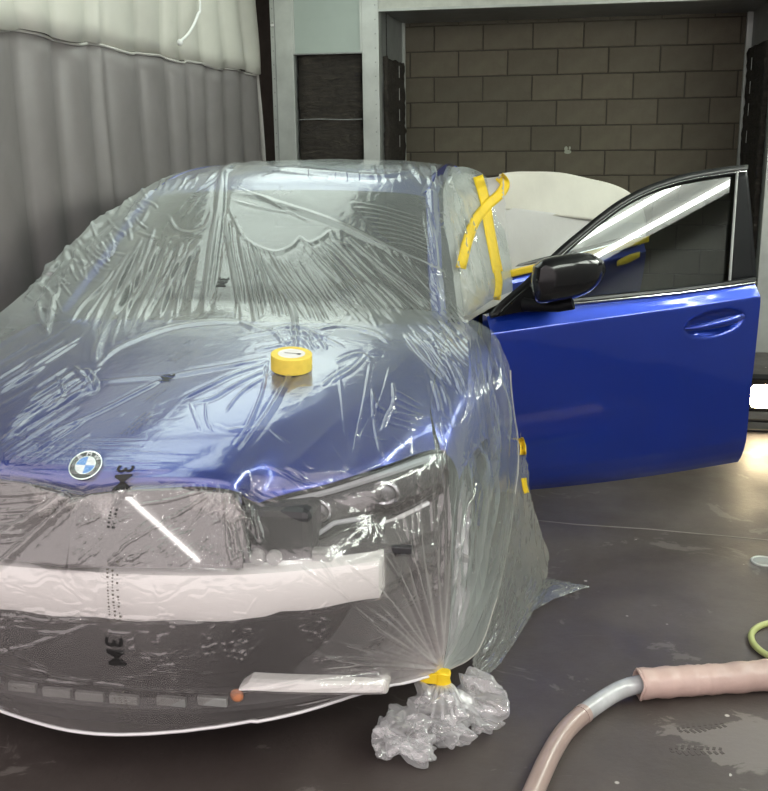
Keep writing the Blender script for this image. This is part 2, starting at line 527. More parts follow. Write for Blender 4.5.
def boot(cx, cy, rot):
    mb = MB()
    for k, (w, l) in enumerate([(0.5, 1), (0.8, 1), (1, 1), (1, 1), (0.9, 1), (0.7, 1), (0.65, 1), (0.7, 1), (0.6, 1)]):
        for sgn in (-1, 1):
            x = sgn * 0.010 * w; y = -0.065 + k * 0.016
            b = bmesh.new(); bmesh.ops.create_cube(b, size=1)
            Mx = Matrix.Translation((cx, cy, 0.0008)) @ Matrix.Rotation(rot, 4, 'Z') @ Matrix.Translation((x * 1.4, y, 0)) \
                @ Matrix.Rotation(sgn * 0.35, 4, 'Z') @ Matrix.Diagonal((0.020 * w, 0.008, 0.001, 1))
            mb._add(b, 0, Mx)
    o = mb.build('boot_print', pbr('boot_dirt', (0.075, 0.063, 0.059), 0.7), floor); o['kind'] = 'stuff'
    return o


boot(1.54, 0.515, -1.2)
boot(1.515, 0.40, -1.45)

ceil = structure(MB().box(-1.9, 3.9, -1.2, 7.1, CZ, CZ + 0.1).build('ceiling', M['ceiling']), 'pale ceiling of the spray booth')
wl = structure(MB().box(-2.6, -2.5, -1.2, 7.1, 0, CZ).build('wall_left', M['dark_wall']), 'dark space beyond the hanging curtain')
wr = structure(MB().box(3.6, 3.7, -1.2, 7.1, 0, CZ).build('wall_right', M['wall']), 'pale booth side wall')
wb = structure(MB().box(-2.6, 3.7, YB + 0.012, YB + 0.25, 0, CZ).build('wall_back', M['mortar']), 'grey concrete block wall at the back of the recess')

# every block its own part
bl = bmesh.new(); bmesh.ops.create_cube(bl, size=1)
for v in bl.verts: v.co = Vector((v.co.x * 0.391, v.co.y * 0.05, v.co.z * 0.191))
bmesh.ops.bevel(bl, geom=[e for e in bl.edges if all(v.co.y < 0 for v in e.verts)], offset=0.004, segments=1, affect='EDGES')
bme = bpy.data.meshes.new('block'); bl.to_mesh(bme); bl.free(); bme.materials.append(M['block'])
hl = bmesh.new(); bmesh.ops.create_cube(hl, size=1)
for v in hl.verts: v.co = Vector((v.co.x * 0.191, v.co.y * 0.05, v.co.z * 0.191))
bmesh.ops.bevel(hl, geom=[e for e in hl.edges if all(v.co.y < 0 for v in e.verts)], offset=0.004, segments=1, affect='EDGES')
hme = bpy.data.meshes.new('half_block'); hl.to_mesh(hme); hl.free(); hme.materials.append(M['block'])
for r in range(-6, 7):
    z = 1.323 + 0.2 * r - 0.0
    if z < 0.05 or z > 2.6: continue
    ph = -0.018 if (r % 2) else 0.182
    for k in range(-2, 7):
        x = ph + 0.4 * k + 0.2
        if x < XL - 0.25 or x > XR + 0.25: continue
        o = bpy.data.objects.new('block', bme); COL.objects.link(o); o.parent = wb
        o.location = (x, YB + 0.025 + random.uniform(-0.003, 0.003), z)
        o.rotation_euler = (0, random.uniform(-0.004, 0.004), random.uniform(-0.006, 0.006))
o = MB().ball((1.085, YB - 0.001, 1.415), 0.03, 2, (1.0, 0.05, 0.55)).ball((1.07, YB - 0.001, 1.44), 0.018, 2, (.8, 0.06, 1.1)).ball((1.10, YB - .001, 1.445), .012, 2, (.7, .06, 1.2)).build('paint_splash', pbr('pale_splash', (0.42, 0.44, 0.36), 0.8), wb)


def rivets(mb, x, y, z0, z1, step, ax='y'):
    z = z0
    while z < z1:
        mb.ball((x, y, z), 0.0055, 1, (1, 0.6, 1)); z += step
    return mb


def column(x0, x1, n, mat, label, riv):
    o = MB().box(x0, x1, YF, YF + 0.12, 0, CZ, 0.004).build('trim_%d' % n, mat)
    structure(o, label)
    mb = MB()
    for x in riv: rivets(mb, x, YF - 0.001, 1.2, 2.6, 0.098)
    q = mb.build('rivets', M['galv_dull'], o, True); q['kind'] = 'stuff'
    return o


c1 = column(-1.083, -0.914, 1, M['galv'], 'galvanised steel column left of the filter bay', [-1.065])
MB().box(-1.050, -1.046, YF - 0.012, YF, 0.0, 2.9, 0.001).build('column_seam', M['galv_dull'], c1)
MB().box(-1.075, -1.05, YF - 0.018, YF, 2.35, 2.366, 0.003).build('column_bracket', M['white'], c1)
c2 = column(-0.400, XL, 2, M['galv'], 'galvanised steel column between the filter bay and the block recess', [-0.300])
c3 = column(XR, XR + 0.35, 3, M['galv'], 'pale steel column at the right of the block recess', [XR + 0.03])
pn = structure(MB().box(-0.914, -0.400, YF + 0.012, YF + 0.05, 2.155, CZ, 0.003).build('trim_4', M['panel']), 'grey green sheet panel above the dark filter')
MB().box(-0.914, -0.902, YF + 0.002, YF + 0.02, 2.15, CZ, 0.001).build('panel_flange', M['galv'], pn)
MB().box(-0.414, -0.400, YF + 0.002, YF + 0.02, 2.15, CZ, 0.001).build('panel_flange', M['galv'], pn)
MB().box(-0.91, -0.40, YF - 0.002, YF + 0.05, 2.148, 2.158, 0.001).build('panel_lip', M['galv_dull'], pn)
hd = structure(MB().box(XL, XR, YF, YF + 0.08, 2.432, CZ, 0.004).build('trim_5', M['header']), 'pale header beam over the block recess')
MB().box(XL, XR, YF - 0.006, YF + 0.01, 2.428, 2.445, 0.002).build('header_lip', M['galv'], hd)
so = structure(MB().box(XL - 0.1, XR + 0.1, YF + 0.05, YB + 0.02, 2.45, 2.50).build('trim_6', M['galv_dull']), 'dull sheet soffit of the block recess')
rl = structure(MB().box(XL - 0.06, XL, YF + 0.1, YB + 0.02, 0, 2.5).build('trim_7', M['galv_dull']), 'left inner side of the block recess')
rr_ = structure(MB().box(XR, XR + 0.06, YF + 0.1, YB + 0.02, 0, 2.5).build('trim_8', M['galv_dull']), 'right inner side of the block recess')
a1 = structure(MB().box(XL, XL + 0.022, YB - 0.05, YB, 0, 2.45, 0.003).build('trim_9', M['galv']), 'thin steel angle at the left end of the block wall')
a2 = structure(MB().box(XR - 0.045, XR, YB - 0.05, YB, 0, 2.45, 0.003).build('trim_10', M['galv']), 'thin steel angle at the right end of the block wall')
bk = structure(MB().box(-1.09, XL, YF + 0.30, YF + 0.34, 0, CZ).build('trim_11', M['dark_wall']), 'dark back of the filter bay')


def filter_pad(origin, ux, w, h, label, bulge=0.03, rows=3, seed=1):
    """a pad of dark fibrous filter held by wires; origin bottom corner, ux unit across, facing n"""
    rg = np.random.default_rng(seed)
    ux = np.array(ux, float); n = np.cross(ux, [0, 0, 1.0])
    nu, nv = 60, 30
    u = np.linspace(0, h, nu); v = np.linspace(0, w, nv)
    U, V = np.meshgrid(u, v, indexing='ij')
    d = np.zeros_like(U)
    for k in range(26):
        zc = rg.uniform(0, h); d += 0.011 * rg.uniform(-1, 1) * np.exp(-((U - zc - 0.06 * rg.uniform(-1, 1) * V / w) / 0.018) ** 2)
    edge = np.minimum(np.minimum(V, w - V), 0.06) / 0.06
    d = bulge * np.sqrt(np.clip(edge, 0, 1)) + d + 0.004 * rg.standard_normal(U.shape)
    Vw = V + np.where(V > w * 0.9, 1, 0) * 0.012 * np.sin(U * 21 + 1) - np.where(V < w * 0.1, 1, 0) * 0.006 * np.sin(U * 17)
    S = np.array(origin) + Vw[..., None] * ux + U[..., None] * np.array([0, 0, 1.0]) + d[..., None] * n
    e = empty('filter_pad', tuple(np.array(origin) + ux * w / 2), label, 'filter', 'dark exhaust filter pads')
    o = link('pad', mesh_np('pad', S.reshape(-1, 3), grid_faces(nu, nv)), M['filter'], e, True)
    md = o.modifiers.new('thick', 'SOLIDIFY'); md.thickness = 0.04; md.offset = -1
    for k in range(1, rows):
        z = h * k / rows
        p0 = np.array(origin) + n * (bulge + 0.012) + np.array([0, 0, z]); p1 = p0 + ux * w
        MB().tube(np.linspace(p0, p1, 8) + np.outer(np.sin(np.linspace(0, 6, 8)), [0, 0, 0.004]), 0.0035, 6).build('retaining_wire', M['galv_dull'], e, True)
    return e


fp1 = filter_pad((-0.905, YF + 0.07, 0.3), (1, 0, 0), 0.495, 1.85, 'dark fibrous filter pad below the grey green panel, facing the room', 0.03, 4, 3)
fp2 = filter_pad((XL + 0.002, YB - 0.13, 0.3), (0, -1, 0), YB - YF - 0.29, 1.83, 'dark filter pad on the left inner side of the block recess', 0.02, 4, 5)
fp3 = filter_pad((XR - 0.002, YF + 0.14, 0.3), (0, 1, 0), YB - YF - 0.25, 1.87, 'dark filter pad on the right inner side of the block recess', 0.02, 4, 8)
for e, side in ((fp2, 1), (fp3, -1)):
    for z in (1.52, 1.72, 1.88, 2.05):
        y = YB - 0.42 if side > 0 else YB - 0.35
        x = e.location.x + side * 0.034
        MB().box(x - 0.002, x + 0.002, y, y + 0.012, z - 0.045, z + 0.045, 0.001).build('clip', M['galv'], e)


# ------------------------------------------------------------------ curtain
def curtain():
    e = empty('booth_curtain', (-1.22, 3.4, 0), 'tall pleated vinyl curtain, grey below and white above, left of the car', 'curtain')
    y0, y1 = 0.6, 5.60
    n = 520
    y = np.linspace(y0, y1, n)
    # fold centres read along the hem
    folds = [0.5, 0.9, 1.3, 1.72, 2.17, 2.51, 2.88, 3.02, 3.45, 3.86, 4.2, 4.54, 4.89, 5.28, 5.7]
    xo = np.zeros(n)
    for f0, f1 in zip(folds[:-1], folds[1:]):          # each width of sheet bellies out, then tucks under the next
        m_ = (y >= f0) & (y < f1); t_ = (y[m_] - f0) / (f1 - f0)
        xo[m_] = 0.062 * np.sin(np.pi * np.clip(t_, 0, 1) ** 0.75) + 0.03 * t_ - 0.02
    kk = np.ones(9) / 9
    xo = np.convolve(np.pad(xo, 4, mode='edge'), kk, mode='valid')
    hem = 2.03 + 0.008 * np.sin(y * 9) - 0.012 * np.clip(xo / 0.05, -1, 1)
    def sheet(name, zlo, zhi, mat, nz, amp_lo, amp_hi, dx=0.0):
        t = np.linspace(0, 1, nz)[:, None]
        zl = zlo if np.ndim(zlo) else np.full(n, zlo); zh = zhi if np.ndim(zhi) else np.full(n, zhi)
        Z = zh * (1 - t) + zl * t
        A = amp_hi * (1 - t) + amp_lo * t
        sway = 0.03 * np.sin(y * 2.1 + 3 * t) * t
        X = -1.235 + dx + A * xo + sway
        Y = np.tile(y, (nz, 1)) + 0.05 * t * np.sin(y * 3.7 + 1)
        S = np.stack([X, Y, Z], -1)
        o = link(name, mesh_np(name, S.reshape(-1, 3), grid_faces(nz, n)), mat, e, True)
        md = o.modifiers.new('thick', 'SOLIDIFY'); md.thickness = 0.003
        return S
    S1 = sheet('lower_panel', 0.03, hem, M['cur_lo'], 22, 1.25, 1.0)
    S2 = sheet('upper_panel', hem, 2.90, M['cur_up'], 10, 1.0, 1.1)
    P = np.stack([-1.235 + 1.0 * xo + 0.006, y, hem - 0.004], -1)
    MB().tube(P[::2], 0.0075, 6).build('hem_seam', M['cur_edge'], e, True)
    # turned edge at the far end
    t = np.linspace(0, 1, 20)
    E1 = np.stack([-1.225 + 0.02 * np.sin(5 * t), 5.60 + 0.09 * t, 2.03 - 2.0 * t], -1); E2 = E1 + np.array([0.05, -0.02, 0])
    g = np.stack([E1, E2], 1)
    o = link('turned_edge', mesh_np('turned_edge', g.reshape(-1, 3), grid_faces(20, 2)), M['cur_edge'], e, True)
    md = o.modifiers.new('thick', 'SOLIDIFY'); md.thickness = 0.004
    for k in range(16):
        yy = 0.75 + k * 0.31
        MB().tube([(-1.235 + 0.022 * math.cos(a), yy, 2.90 + 0.022 * math.sin(a)) for a in np.linspace(0, 6.28, 14)], 0.003, 6).build('hanging_ring', M['galv'], e, True)
    MB().cyl((-1.235, 0.4, 2.905), (-1.235, 5.61, 2.905), 0.014, 12).build('curtain_rail', M['galv'], e, True)
    return e


curtain()
cdp = np.array([(-1.15, 4.33, 2.93), (-1.15, 4.325, 2.39), (-1.15, 4.275, 2.30), (-1.15, 4.12, 2.188), (-1.15, 3.95, 2.117)])
co = empty('pull_cord', (-1.15, 4.3, 2.1), 'thin white cord hanging in a curve in front of the white curtain top', 'cord')
MB().tube(cr1(cdp, 30), 0.0085, 8).build('cord_line', M['white'], co, True)
MB().ball((-1.15, 3.945, 2.113), 0.019, 2).build('cord_end', M['white'], co, True)


# ------------------------------------------------------------------ light fixtures (hip lights and panels of the booth, one hall tube, added unseen lamps)
def fixture(center, along, face, length, ntube, mat, label, width=0.5, name='tube_light'):
    c = np.array(center, float); a = np.array(along, float); a /= np.linalg.norm(a)
    nf = np.array(face, float); nf /= np.linalg.norm(nf); s = np.cross(nf, a)
    e = empty(name, tuple(c), label, 'light')
    def ob(p): return tuple(c + p[0] * a + p[1] * s + p[2] * nf)
    hb = MB(); b = bmesh.new(); bmesh.ops.create_cube(b, size=1)
    Mx = Matrix(((a[0], s[0], nf[0], c[0]), (a[1], s[1], nf[1], c[1]), (a[2], s[2], nf[2], c[2]), (0, 0, 0, 1)))
    hb._add(b, 0, Mx @ Matrix.Translation((0, 0, -0.05)) @ Matrix.Diagonal((length + 0.06, width, 0.03, 1)))
    hb.build('housing', M['white'], e)
    for k in range(ntube):
        w = (k - (ntube - 1) / 2) * (width * 0.82 / max(ntube - 1, 1)) if ntube > 1 else 0
        MB().cyl(ob((-length / 2, w, 0)), ob((length / 2, w, 0)), 0.016, 10).build('tube', mat, e, True)
        MB().cyl(ob((-length / 2 - 0.02, w, 0)), ob((-length / 2, w, 0)), 0.018, 10).build('tube_cap', M['white'], e, True)
        MB().cyl(ob((length / 2, w, 0)), ob((length / 2 + 0.02, w, 0)), 0.018, 10).build('tube_cap', M['white'], e, True)
    return e


places = ['nearest the booth mouth', 'beside the open front door', 'beside the rear of the car', 'nearest the block recess']
for k, yc in enumerate((-0.5, 0.97, 2.44, 3.91)):
    fixture((3.28, yc, 2.36), (0, 1, 0), (-1, 0, -0.45), 1.2, 4, M['tube'], 'four tube hip light on the right wall, ' + places[k])

def panel_light(center, face, along, L, Wd, label):
    c = np.array(center, float); a = np.array(along, float); a /= np.linalg.norm(a); nf = np.array(face, float); nf /= np.linalg.norm(nf); s = np.cross(nf, a)
    e = empty('panel_light', tuple(c), label, 'light')
    Mx = Matrix(((a[0], s[0], nf[0], c[0]), (a[1], s[1], nf[1], c[1]), (a[2], s[2], nf[2], c[2]), (0, 0, 0, 1)))
    for nm, dz, l, w, t, mt in (('housing', -.03, L + .08, Wd + .08, .05, 'white'), ('diffuser', .0, L, Wd, .012, 'opal')):
        mb = MB(); b = bmesh.new(); bmesh.ops.create_cube(b, size=1)
        mb._add(b, 0, Mx @ Matrix.Translation((0, 0, dz)) @ Matrix.Diagonal((l, w, t, 1))); mb.build(nm, M[mt], e)
    return e


panel_light((-0.50, -0.25, 2.86), (0.12, 0, -1), (0, 1, 0), 1.36, 1.1, 'added unseen opal fill panel ahead of the nose on the curtain side')  # unseen fill, added to brighten the near end of the curtain
panel_light((-0.50, 1.35, 2.86), (0.12, 0, -1), (0, 1, 0), 1.36, 1.1, 'opal ceiling panel light over the bonnet on the curtain side')
panel_light((-0.50, 2.85, 2.86), (0.12, 0, -1), (0, 1, 0), 1.36, 1.1, 'opal ceiling panel light over the windscreen on the curtain side')
panel_light((-0.50, 4.35, 2.86), (0.12, 0, -1), (0, 1, 0), 1.36, 1.1, 'opal ceiling panel light behind the car on the curtain side')
fixture((-0.40, -4.07, 2.85), (0.43, -0.88, 0), (0, 0, -1), 1.05, 1, M['hall_tube'], 'single tube light hanging in the hall in front of the car', 0.08)

fixture((2.3, -2.6, 2.85), (1, .15, 0), (0, 0, -1), 1.2, 2, M['hall_tube'], 'added unseen twin tube light in the hall ahead of the open front door', 0.16)  # unseen lamp added to put glints on the nose film's crinkles
fixture((1.3, -4.6, 2.85), (1, 0, 0), (0, 0, -1), 1.2, 2, M['hall_tube'], 'added unseen twin tube light far out in the hall', 0.16)  # another unseen lamp, added for the same film glints


# ================================================================== THE CAR (front at y = 0, centre x = 0)
car = empty('car', (0, 2.35, 0), 'blue saloon car masked under clear film with both doors on one side open', 'car')

EDGE = [[(.812, .60, .735), (.845, .63, .69), (.862, .66, .60), (.865, .68, .45), (.855, .70, .25)],
        [(.772, .70, .823), (.845, .72, .78), (.885, .75, .66), (.895, .76, .45), (.88, .76, .25)],
        [(.762, .85, .856), (.85, .88, .83), (.905, .90, .72), (.91, .9, .5), (.9, .9, .25)],
        [(.752, 1.06, .888), (.83, 1.08, .87), (.895, 1.1, .76), (.905, 1.1, .5), (.89, 1.1, .25)],
        [(.747, 1.46, .933), (.80, 1.47, .925), (.885, 1.48, .80), (.90, 1.48, .55), (.865, 1.48, .25)]]
HOODH = [[(0, .108, .735), (.10, .108, .752), (.20, .118, .760), (.29, .13, .764), (.37, .15, .750), (.42, .22, .697), (.57, .30, .722), (.70, .40, .748), (.80, .59, .735)],
         [(0, .112, .772), (.10, .115, .782), (.2, .127, .788), (.29, .145, .788), (.37, .175, .776), (.425, .24, .730), (.57, .325, .752), (.70, .44, .782), (.785, .63, .785)],
         [(0, .16, .812), (.1, .165, .812), (.2, .18, .811), (.29, .20, .808), (.375, .24, .80), (.45, .31, .785), (.57, .40, .795), (.69, .52, .81), (.77, .70, .825)],
         [(0, .40, .868), (.11, .40, .868), (.22, .41, .866), (.32, .43, .862), (.41, .46, .857), (.50, .50, .852), (.60, .58, .852), (.69, .70, .852), (.76, .85, .858)],
         [(0, .8, .925), (.12, .8, .925), (.25, .8, .922), (.36, .81, .917), (.46, .83, .912), (.55, .86, .905), (.63, .91, .900), (.70, .98, .893), (.75, 1.06, .89)],
         [(0, 1.25, .962), (.12, 1.25, .962), (.25, 1.255, .960), (.37, 1.27, .957), (.48, 1.29, .953), (.58, 1.32, .948), (.65, 1.36, .943), (.71, 1.41, .938), (.745, 1.46, .935)]]


def full(h):
    h = np.array(h, float); l = h[:, :0:-1].copy(); l[..., 0] *= -1
    return np.concatenate([l, h], 1)


def arch(S, yc, zc, R):
    """pull a side panel back from the wheel opening and drop the faces inside it"""
    d = np.stack([S[..., 1] - yc, S[..., 2] - zc], -1); r = np.linalg.norm(d, axis=-1)
    inside = r < R
    S2 = S.copy(); k = np.where(inside, R / np.maximum(r, 1e-3), 1.0)
    S2[..., 1] = yc + d[..., 0] * k; S2[..., 2] = zc + d[..., 1] * k
    nu, nv = S.shape[:2]; Fq = grid_faces(nu, nv)
    keep = ~inside.ravel()[Fq].all(1)
    return S2.reshape(-1, 3), Fq[keep]


hood = patch('bonnet', full(HOODH), 110, 170, M['paint'], car)
for side in (1, -1):
    E = np.array(EDGE); E[..., 0] *= side
    S = surf(E, 80, 60)
    V, Fq = arch(S, .835, .335, .35)
    link('front_wing', mesh_np('front_wing', V, Fq), M['paint'], car, True)

# windscreen, roof, glasshouse
WS = [[(0, 1.24, .958), (.2, 1.25, .957), (.4, 1.28, .953), (.57, 1.33, .947), (.69, 1.42, .942)],
      [(0, 1.50, 1.105), (.19, 1.51, 1.104), (.38, 1.535, 1.098), (.54, 1.58, 1.088), (.65, 1.64, 1.08)],
      [(0, 1.76, 1.243), (.18, 1.765, 1.242), (.36, 1.785, 1.235), (.51, 1.815, 1.222), (.61, 1.84, 1.21)],
      [(0, 2.005, 1.362), (.17, 2.008, 1.361), (.34, 2.018, 1.355), (.48, 2.03, 1.346), (.575, 2.04, 1.333)]]
ws = patch('windscreen', full(WS), 40, 60, M['windscreen'], car)
RAIL = [(.575, 2.04, 1.335), (.572, 2.3, 1.392), (.568, 2.65, 1.418), (.56, 3.0, 1.408), (.555, 3.35, 1.355), (.57, 3.62, 1.275)]
RC = [1.364, 1.424, 1.447, 1.437, 1.392, 1.335]
RF = []
for (x, y, z), c in zip(RAIL, RC):
    RF.append([(0, y - .03, c), (x * .45, y - .025, c - (c - z) * .12), (x * .8, y - .01, c - (c - z) * .45), (x, y, z)])
patch('roof', full(RF), 50, 60, M['paint'], car)
RW = [[(0, 3.59, 1.335), (.25, 3.60, 1.328), (.45, 3.61, 1.305), (.56, 3.63, 1.27)],
      [(0, 3.88, 1.22), (.27, 3.89, 1.215), (.5, 3.9, 1.195), (.6, 3.9, 1.17)],
      [(0, 4.13, 1.105), (.3, 4.13, 1.10), (.55, 4.1, 1.09), (.66, 4.08, 1.08)]]
patch('rear_window', full(RW), 20, 40, M['windscreen'], car)
TL = [[(0, 4.13, 1.10), (.3, 4.13, 1.095), (.55, 4.10, 1.085), (.72, 4.08, 1.05)],
      [(0, 4.4, 1.085), (.3, 4.4, 1.082), (.58, 4.38, 1.07), (.76, 4.35, 1.02)],
      [(0, 4.66, 1.07), (.3, 4.65, 1.065), (.58, 4.6, 1.05), (.76, 4.52, 1.0)],
      [(0, 4.70, .9), (.3, 4.69, .9), (.6, 4.64, .89), (.8, 4.52, .88)],
      [(0, 4.71, .6), (.3, 4.70, .6), (.62, 4.65, .6), (.85, 4.5, .6)],
      [(0, 4.66, .3), (.3, 4.65, .3), (.62, 4.6, .3), (.82, 4.45, .3)]]
patch('boot_lid', full(TL), 40, 50, M['paint'], car)


def beam(name, P, w, t, mat, parent, nrm=None):
    """swept flat bar along P with width w across and thickness t"""
    P = cr1(np.asarray(P, float), 24); T = np.gradient(P, axis=0); T /= np.linalg.norm(T, axis=1)[:, None]
    R = []
    for p, tt in zip(P, T):
        n = np.array(nrm if nrm is not None else (1, 0, 0), float); n -= tt * (n @ tt); n /= np.linalg.norm(n)
        s = np.cross(tt, n)
        q = []
        for a, b in ((-1, -.6), (-.8, -1), (.8, -1), (1, -.6), (1, .6), (.8, 1), (-.8, 1), (-1, .6)):
            q.append(p + s * a * w / 2 + n * b * t / 2)
        R.append(np.array(q))
    return MB().rings(R).build(name, mat, parent, True)


for s in (1, -1):
    beam('front_pillar', [(s * .706, 1.42, .94), (s * .660, 1.64, 1.082), (s * .628, 1.85, 1.215), (s * .592, 2.06, 1.335)], .058, .034, M['paint'], car, (s * .8, 0, .6))
    beam('roof_rail', [(s * x, y, z - .012) for x, y, z in RAIL], .06, .05, M['paint'], car, (s * .8, 0, .6))
    beam('centre_pillar', [(s * .86, 2.62, .93), (s * .76, 2.66, 1.12), (s * .66, 2.68, 1.28), (s * .575, 2.68, 1.40)], .10, .05, M['black'], car, (s * 1, 0, .3))
    beam('rear_pillar', [(s * .56, 3.40, 1.34), (s * .60, 3.70, 1.235), (s * .66, 3.98, 1.12), (s * .72, 4.2, 1.04)], .17, .05, M['paint'], car, (s * .8, 0, .6))
    beam('sill', [(s * .82, 1.35, .30), (s * .83, 2.3, .30), (s * .83, 3.4, .30)], .10, .16, M['paint'], car, (0, 0, 1))
# rear quarters, and the closed side away from the camera
QY = [3.45, 3.7, 4.0, 4.3, 4.52]
QS = {3.45: .90, 3.7: .905, 4.0: .90, 4.3: .86, 4.52: .80}
for s in (1, -1):
    ys = QY if s > 0 else [1.49, 2.0, 2.6, 3.1] + QY
    C4 = []
    for y in ys:
        w = QS.get(y, .905)
        zt = .95 + (y - 1.49) * .035
        C4.append([(s * (w - .16 if y > 3.9 else w - .12), y, zt + .02), (s * (w - .045), y, zt - .02), (s * w, y, .82), (s * w, y, .55), (s * (w - .035), y, .25)])
    V, Fq = arch(surf(C4, 40 if s > 0 else 110, 50), 3.69, .335, .35)
    link('rear_quarter' if s > 0 else 'closed_side', mesh_np('side', V, Fq), M['paint'], car, True)
# closed side: glass and mirror folded against it
SG = [[(-.745, 1.5, .955), (-.66, 1.72, 1.10), (-.60, 2.0, 1.29)], [(-.79, 1.8, .965), (-.70, 1.95, 1.14), (-.59, 2.1, 1.335)],
      [(-.81, 2.4, .98), (-.72, 2.42, 1.2), (-.585, 2.5, 1.395)], [(-.81, 3.1, 1.0), (-.72, 3.1, 1.2), (-.58, 3.1, 1.375)],
      [(-.80, 3.7, 1.03), (-.73, 3.65, 1.12), (-.60, 3.6, 1.27)]]
patch('side_glass', SG, 40, 16, M['windscreen'], car)
g = MB()
R = []
for k, a in enumerate(np.linspace(0, math.pi, 11)):
    r = math.sin(a) ** 0.55 + 1e-3
    th = np.linspace(0, 2 * math.pi, 18, endpoint=False)
    R.append(np.stack([-.832 + .045 * r * np.cos(th), np.full(18, 1.70 - .10 * math.cos(a)), 1.035 + .065 * r * np.sin(th)], -1))
fm = g.rings(R).build('folded_mirror', M['black_gloss'], car, True)
MB().cyl((-.81, 1.60, .955), (-.86, 1.62, 1.0), .03, 12).build('mirror_foot', M['black'], fm, True)

# wheels
for (x, y) in ((.745, .835), (-.745, .835), (.77, 3.69), (-.77, 3.69)):
    s = 1 if x > 0 else -1
    th = np.linspace(0, 2 * math.pi, 40, endpoint=False)
    prof = [(.215, -.10), (.30, -.115), (.325, -.10), (.335, -.06), (.335, .06), (.325, .10), (.30, .115), (.215, .10)]
    R = [np.stack([np.full(40, x + s * o), y + r * np.cos(th), .335 + r * np.sin(th)], -1) for r, o in prof]
    w = MB().rings(R, True, False).build('tyre', M['rubber'], car, True)
    rm = MB(); rm.cyl((x - .08 * s, y, .335), (x + .085 * s, y, .335), .05, 20)
    for a in np.arange(0, 2 * math.pi, 2 * math.pi / 10):
        p0 = np.array([x + .085 * s, y + .04 * math.cos(a), .335 + .04 * math.sin(a)]); p1 = np.array([x + .10 * s, y + .205 * math.cos(a + .12), .335 + .205 * math.sin(a + .12)])
        rm.tube([p0, (p0 + p1) / 2, p1], [.017, .013, .015], 6)
    R = [np.stack([np.full(40, x + s * o), y + r * np.cos(th), .335 + r * np.sin(th)], -1) for r, o in ((.19, -.09), (.218, -.09), (.222, .10), (.205, .105), (.198, .06), (.19, -.09))]
    rm.rings(R, True, False).build('rim', M['alloy'], w, True)
    MB().cyl((x - .04 * s, y, .335), (x - .015 * s, y, .335), .165, 28).build('brake_disc', M['galv_dull'], w, True)

# floor pan, cabin
MB().box(-.72, .72, .62, 4.5, .17, .24, .02).build('floor_pan', M['black'], car)
MB().box(-.70, .70, .30, 1.25, .24, .66, .05).build('engine_bay', M['black'], car)
dsh = patch('dashboard', full([[(0, 1.27, .93), (.4, 1.3, .925), (.68, 1.42, .92)], [(0, 1.6, .95), (.4, 1.6, .95), (.70, 1.62, .94)],
                               [(0, 1.75, .86), (.4, 1.75, .87), (.72, 1.75, .86)], [(0, 1.78, .5), (.4, 1.78, .5), (.72, 1.78, .5)]]), 20, 24, M['dark'], car)
MB().tube([(.36 + .185 * math.cos(a), 1.86 - .06 * math.sin(a), .86 + .17 * math.sin(a)) for a in np.linspace(0, 2 * math.pi, 36)[:-1]], .015, 8, closed=True).build('steering_wheel', M['black'], car, True)
for x, y in ((.37, 2.25), (-.37, 2.25), (.37, 3.15), (-.37, 3.15)):
    st = MB().box(x - .25, x + .25, y - .25, y + .25, .32, .50, .06).build('seat', M['seat'], car, True)
    R = []
    for k, t in enumerate(np.linspace(0, 1, 8)):
        w = .24 - .06 * t ** 2; dz = t * .62; yy = y + .25 + .17 * t
        th = np.linspace(0, 2 * math.pi, 14, endpoint=False)
        R.append(np.stack([x + w * np.cos(th), yy + .07 * np.sin(th), np.full(14, .46 + dz)], -1))
    MB().rings(R).build('backrest', M['seat'], st, True)
    MB().ball((x, y + .44, 1.17), .1, 2, (1.25, .5, .9)).build('headrest', M['seat'], st, True)

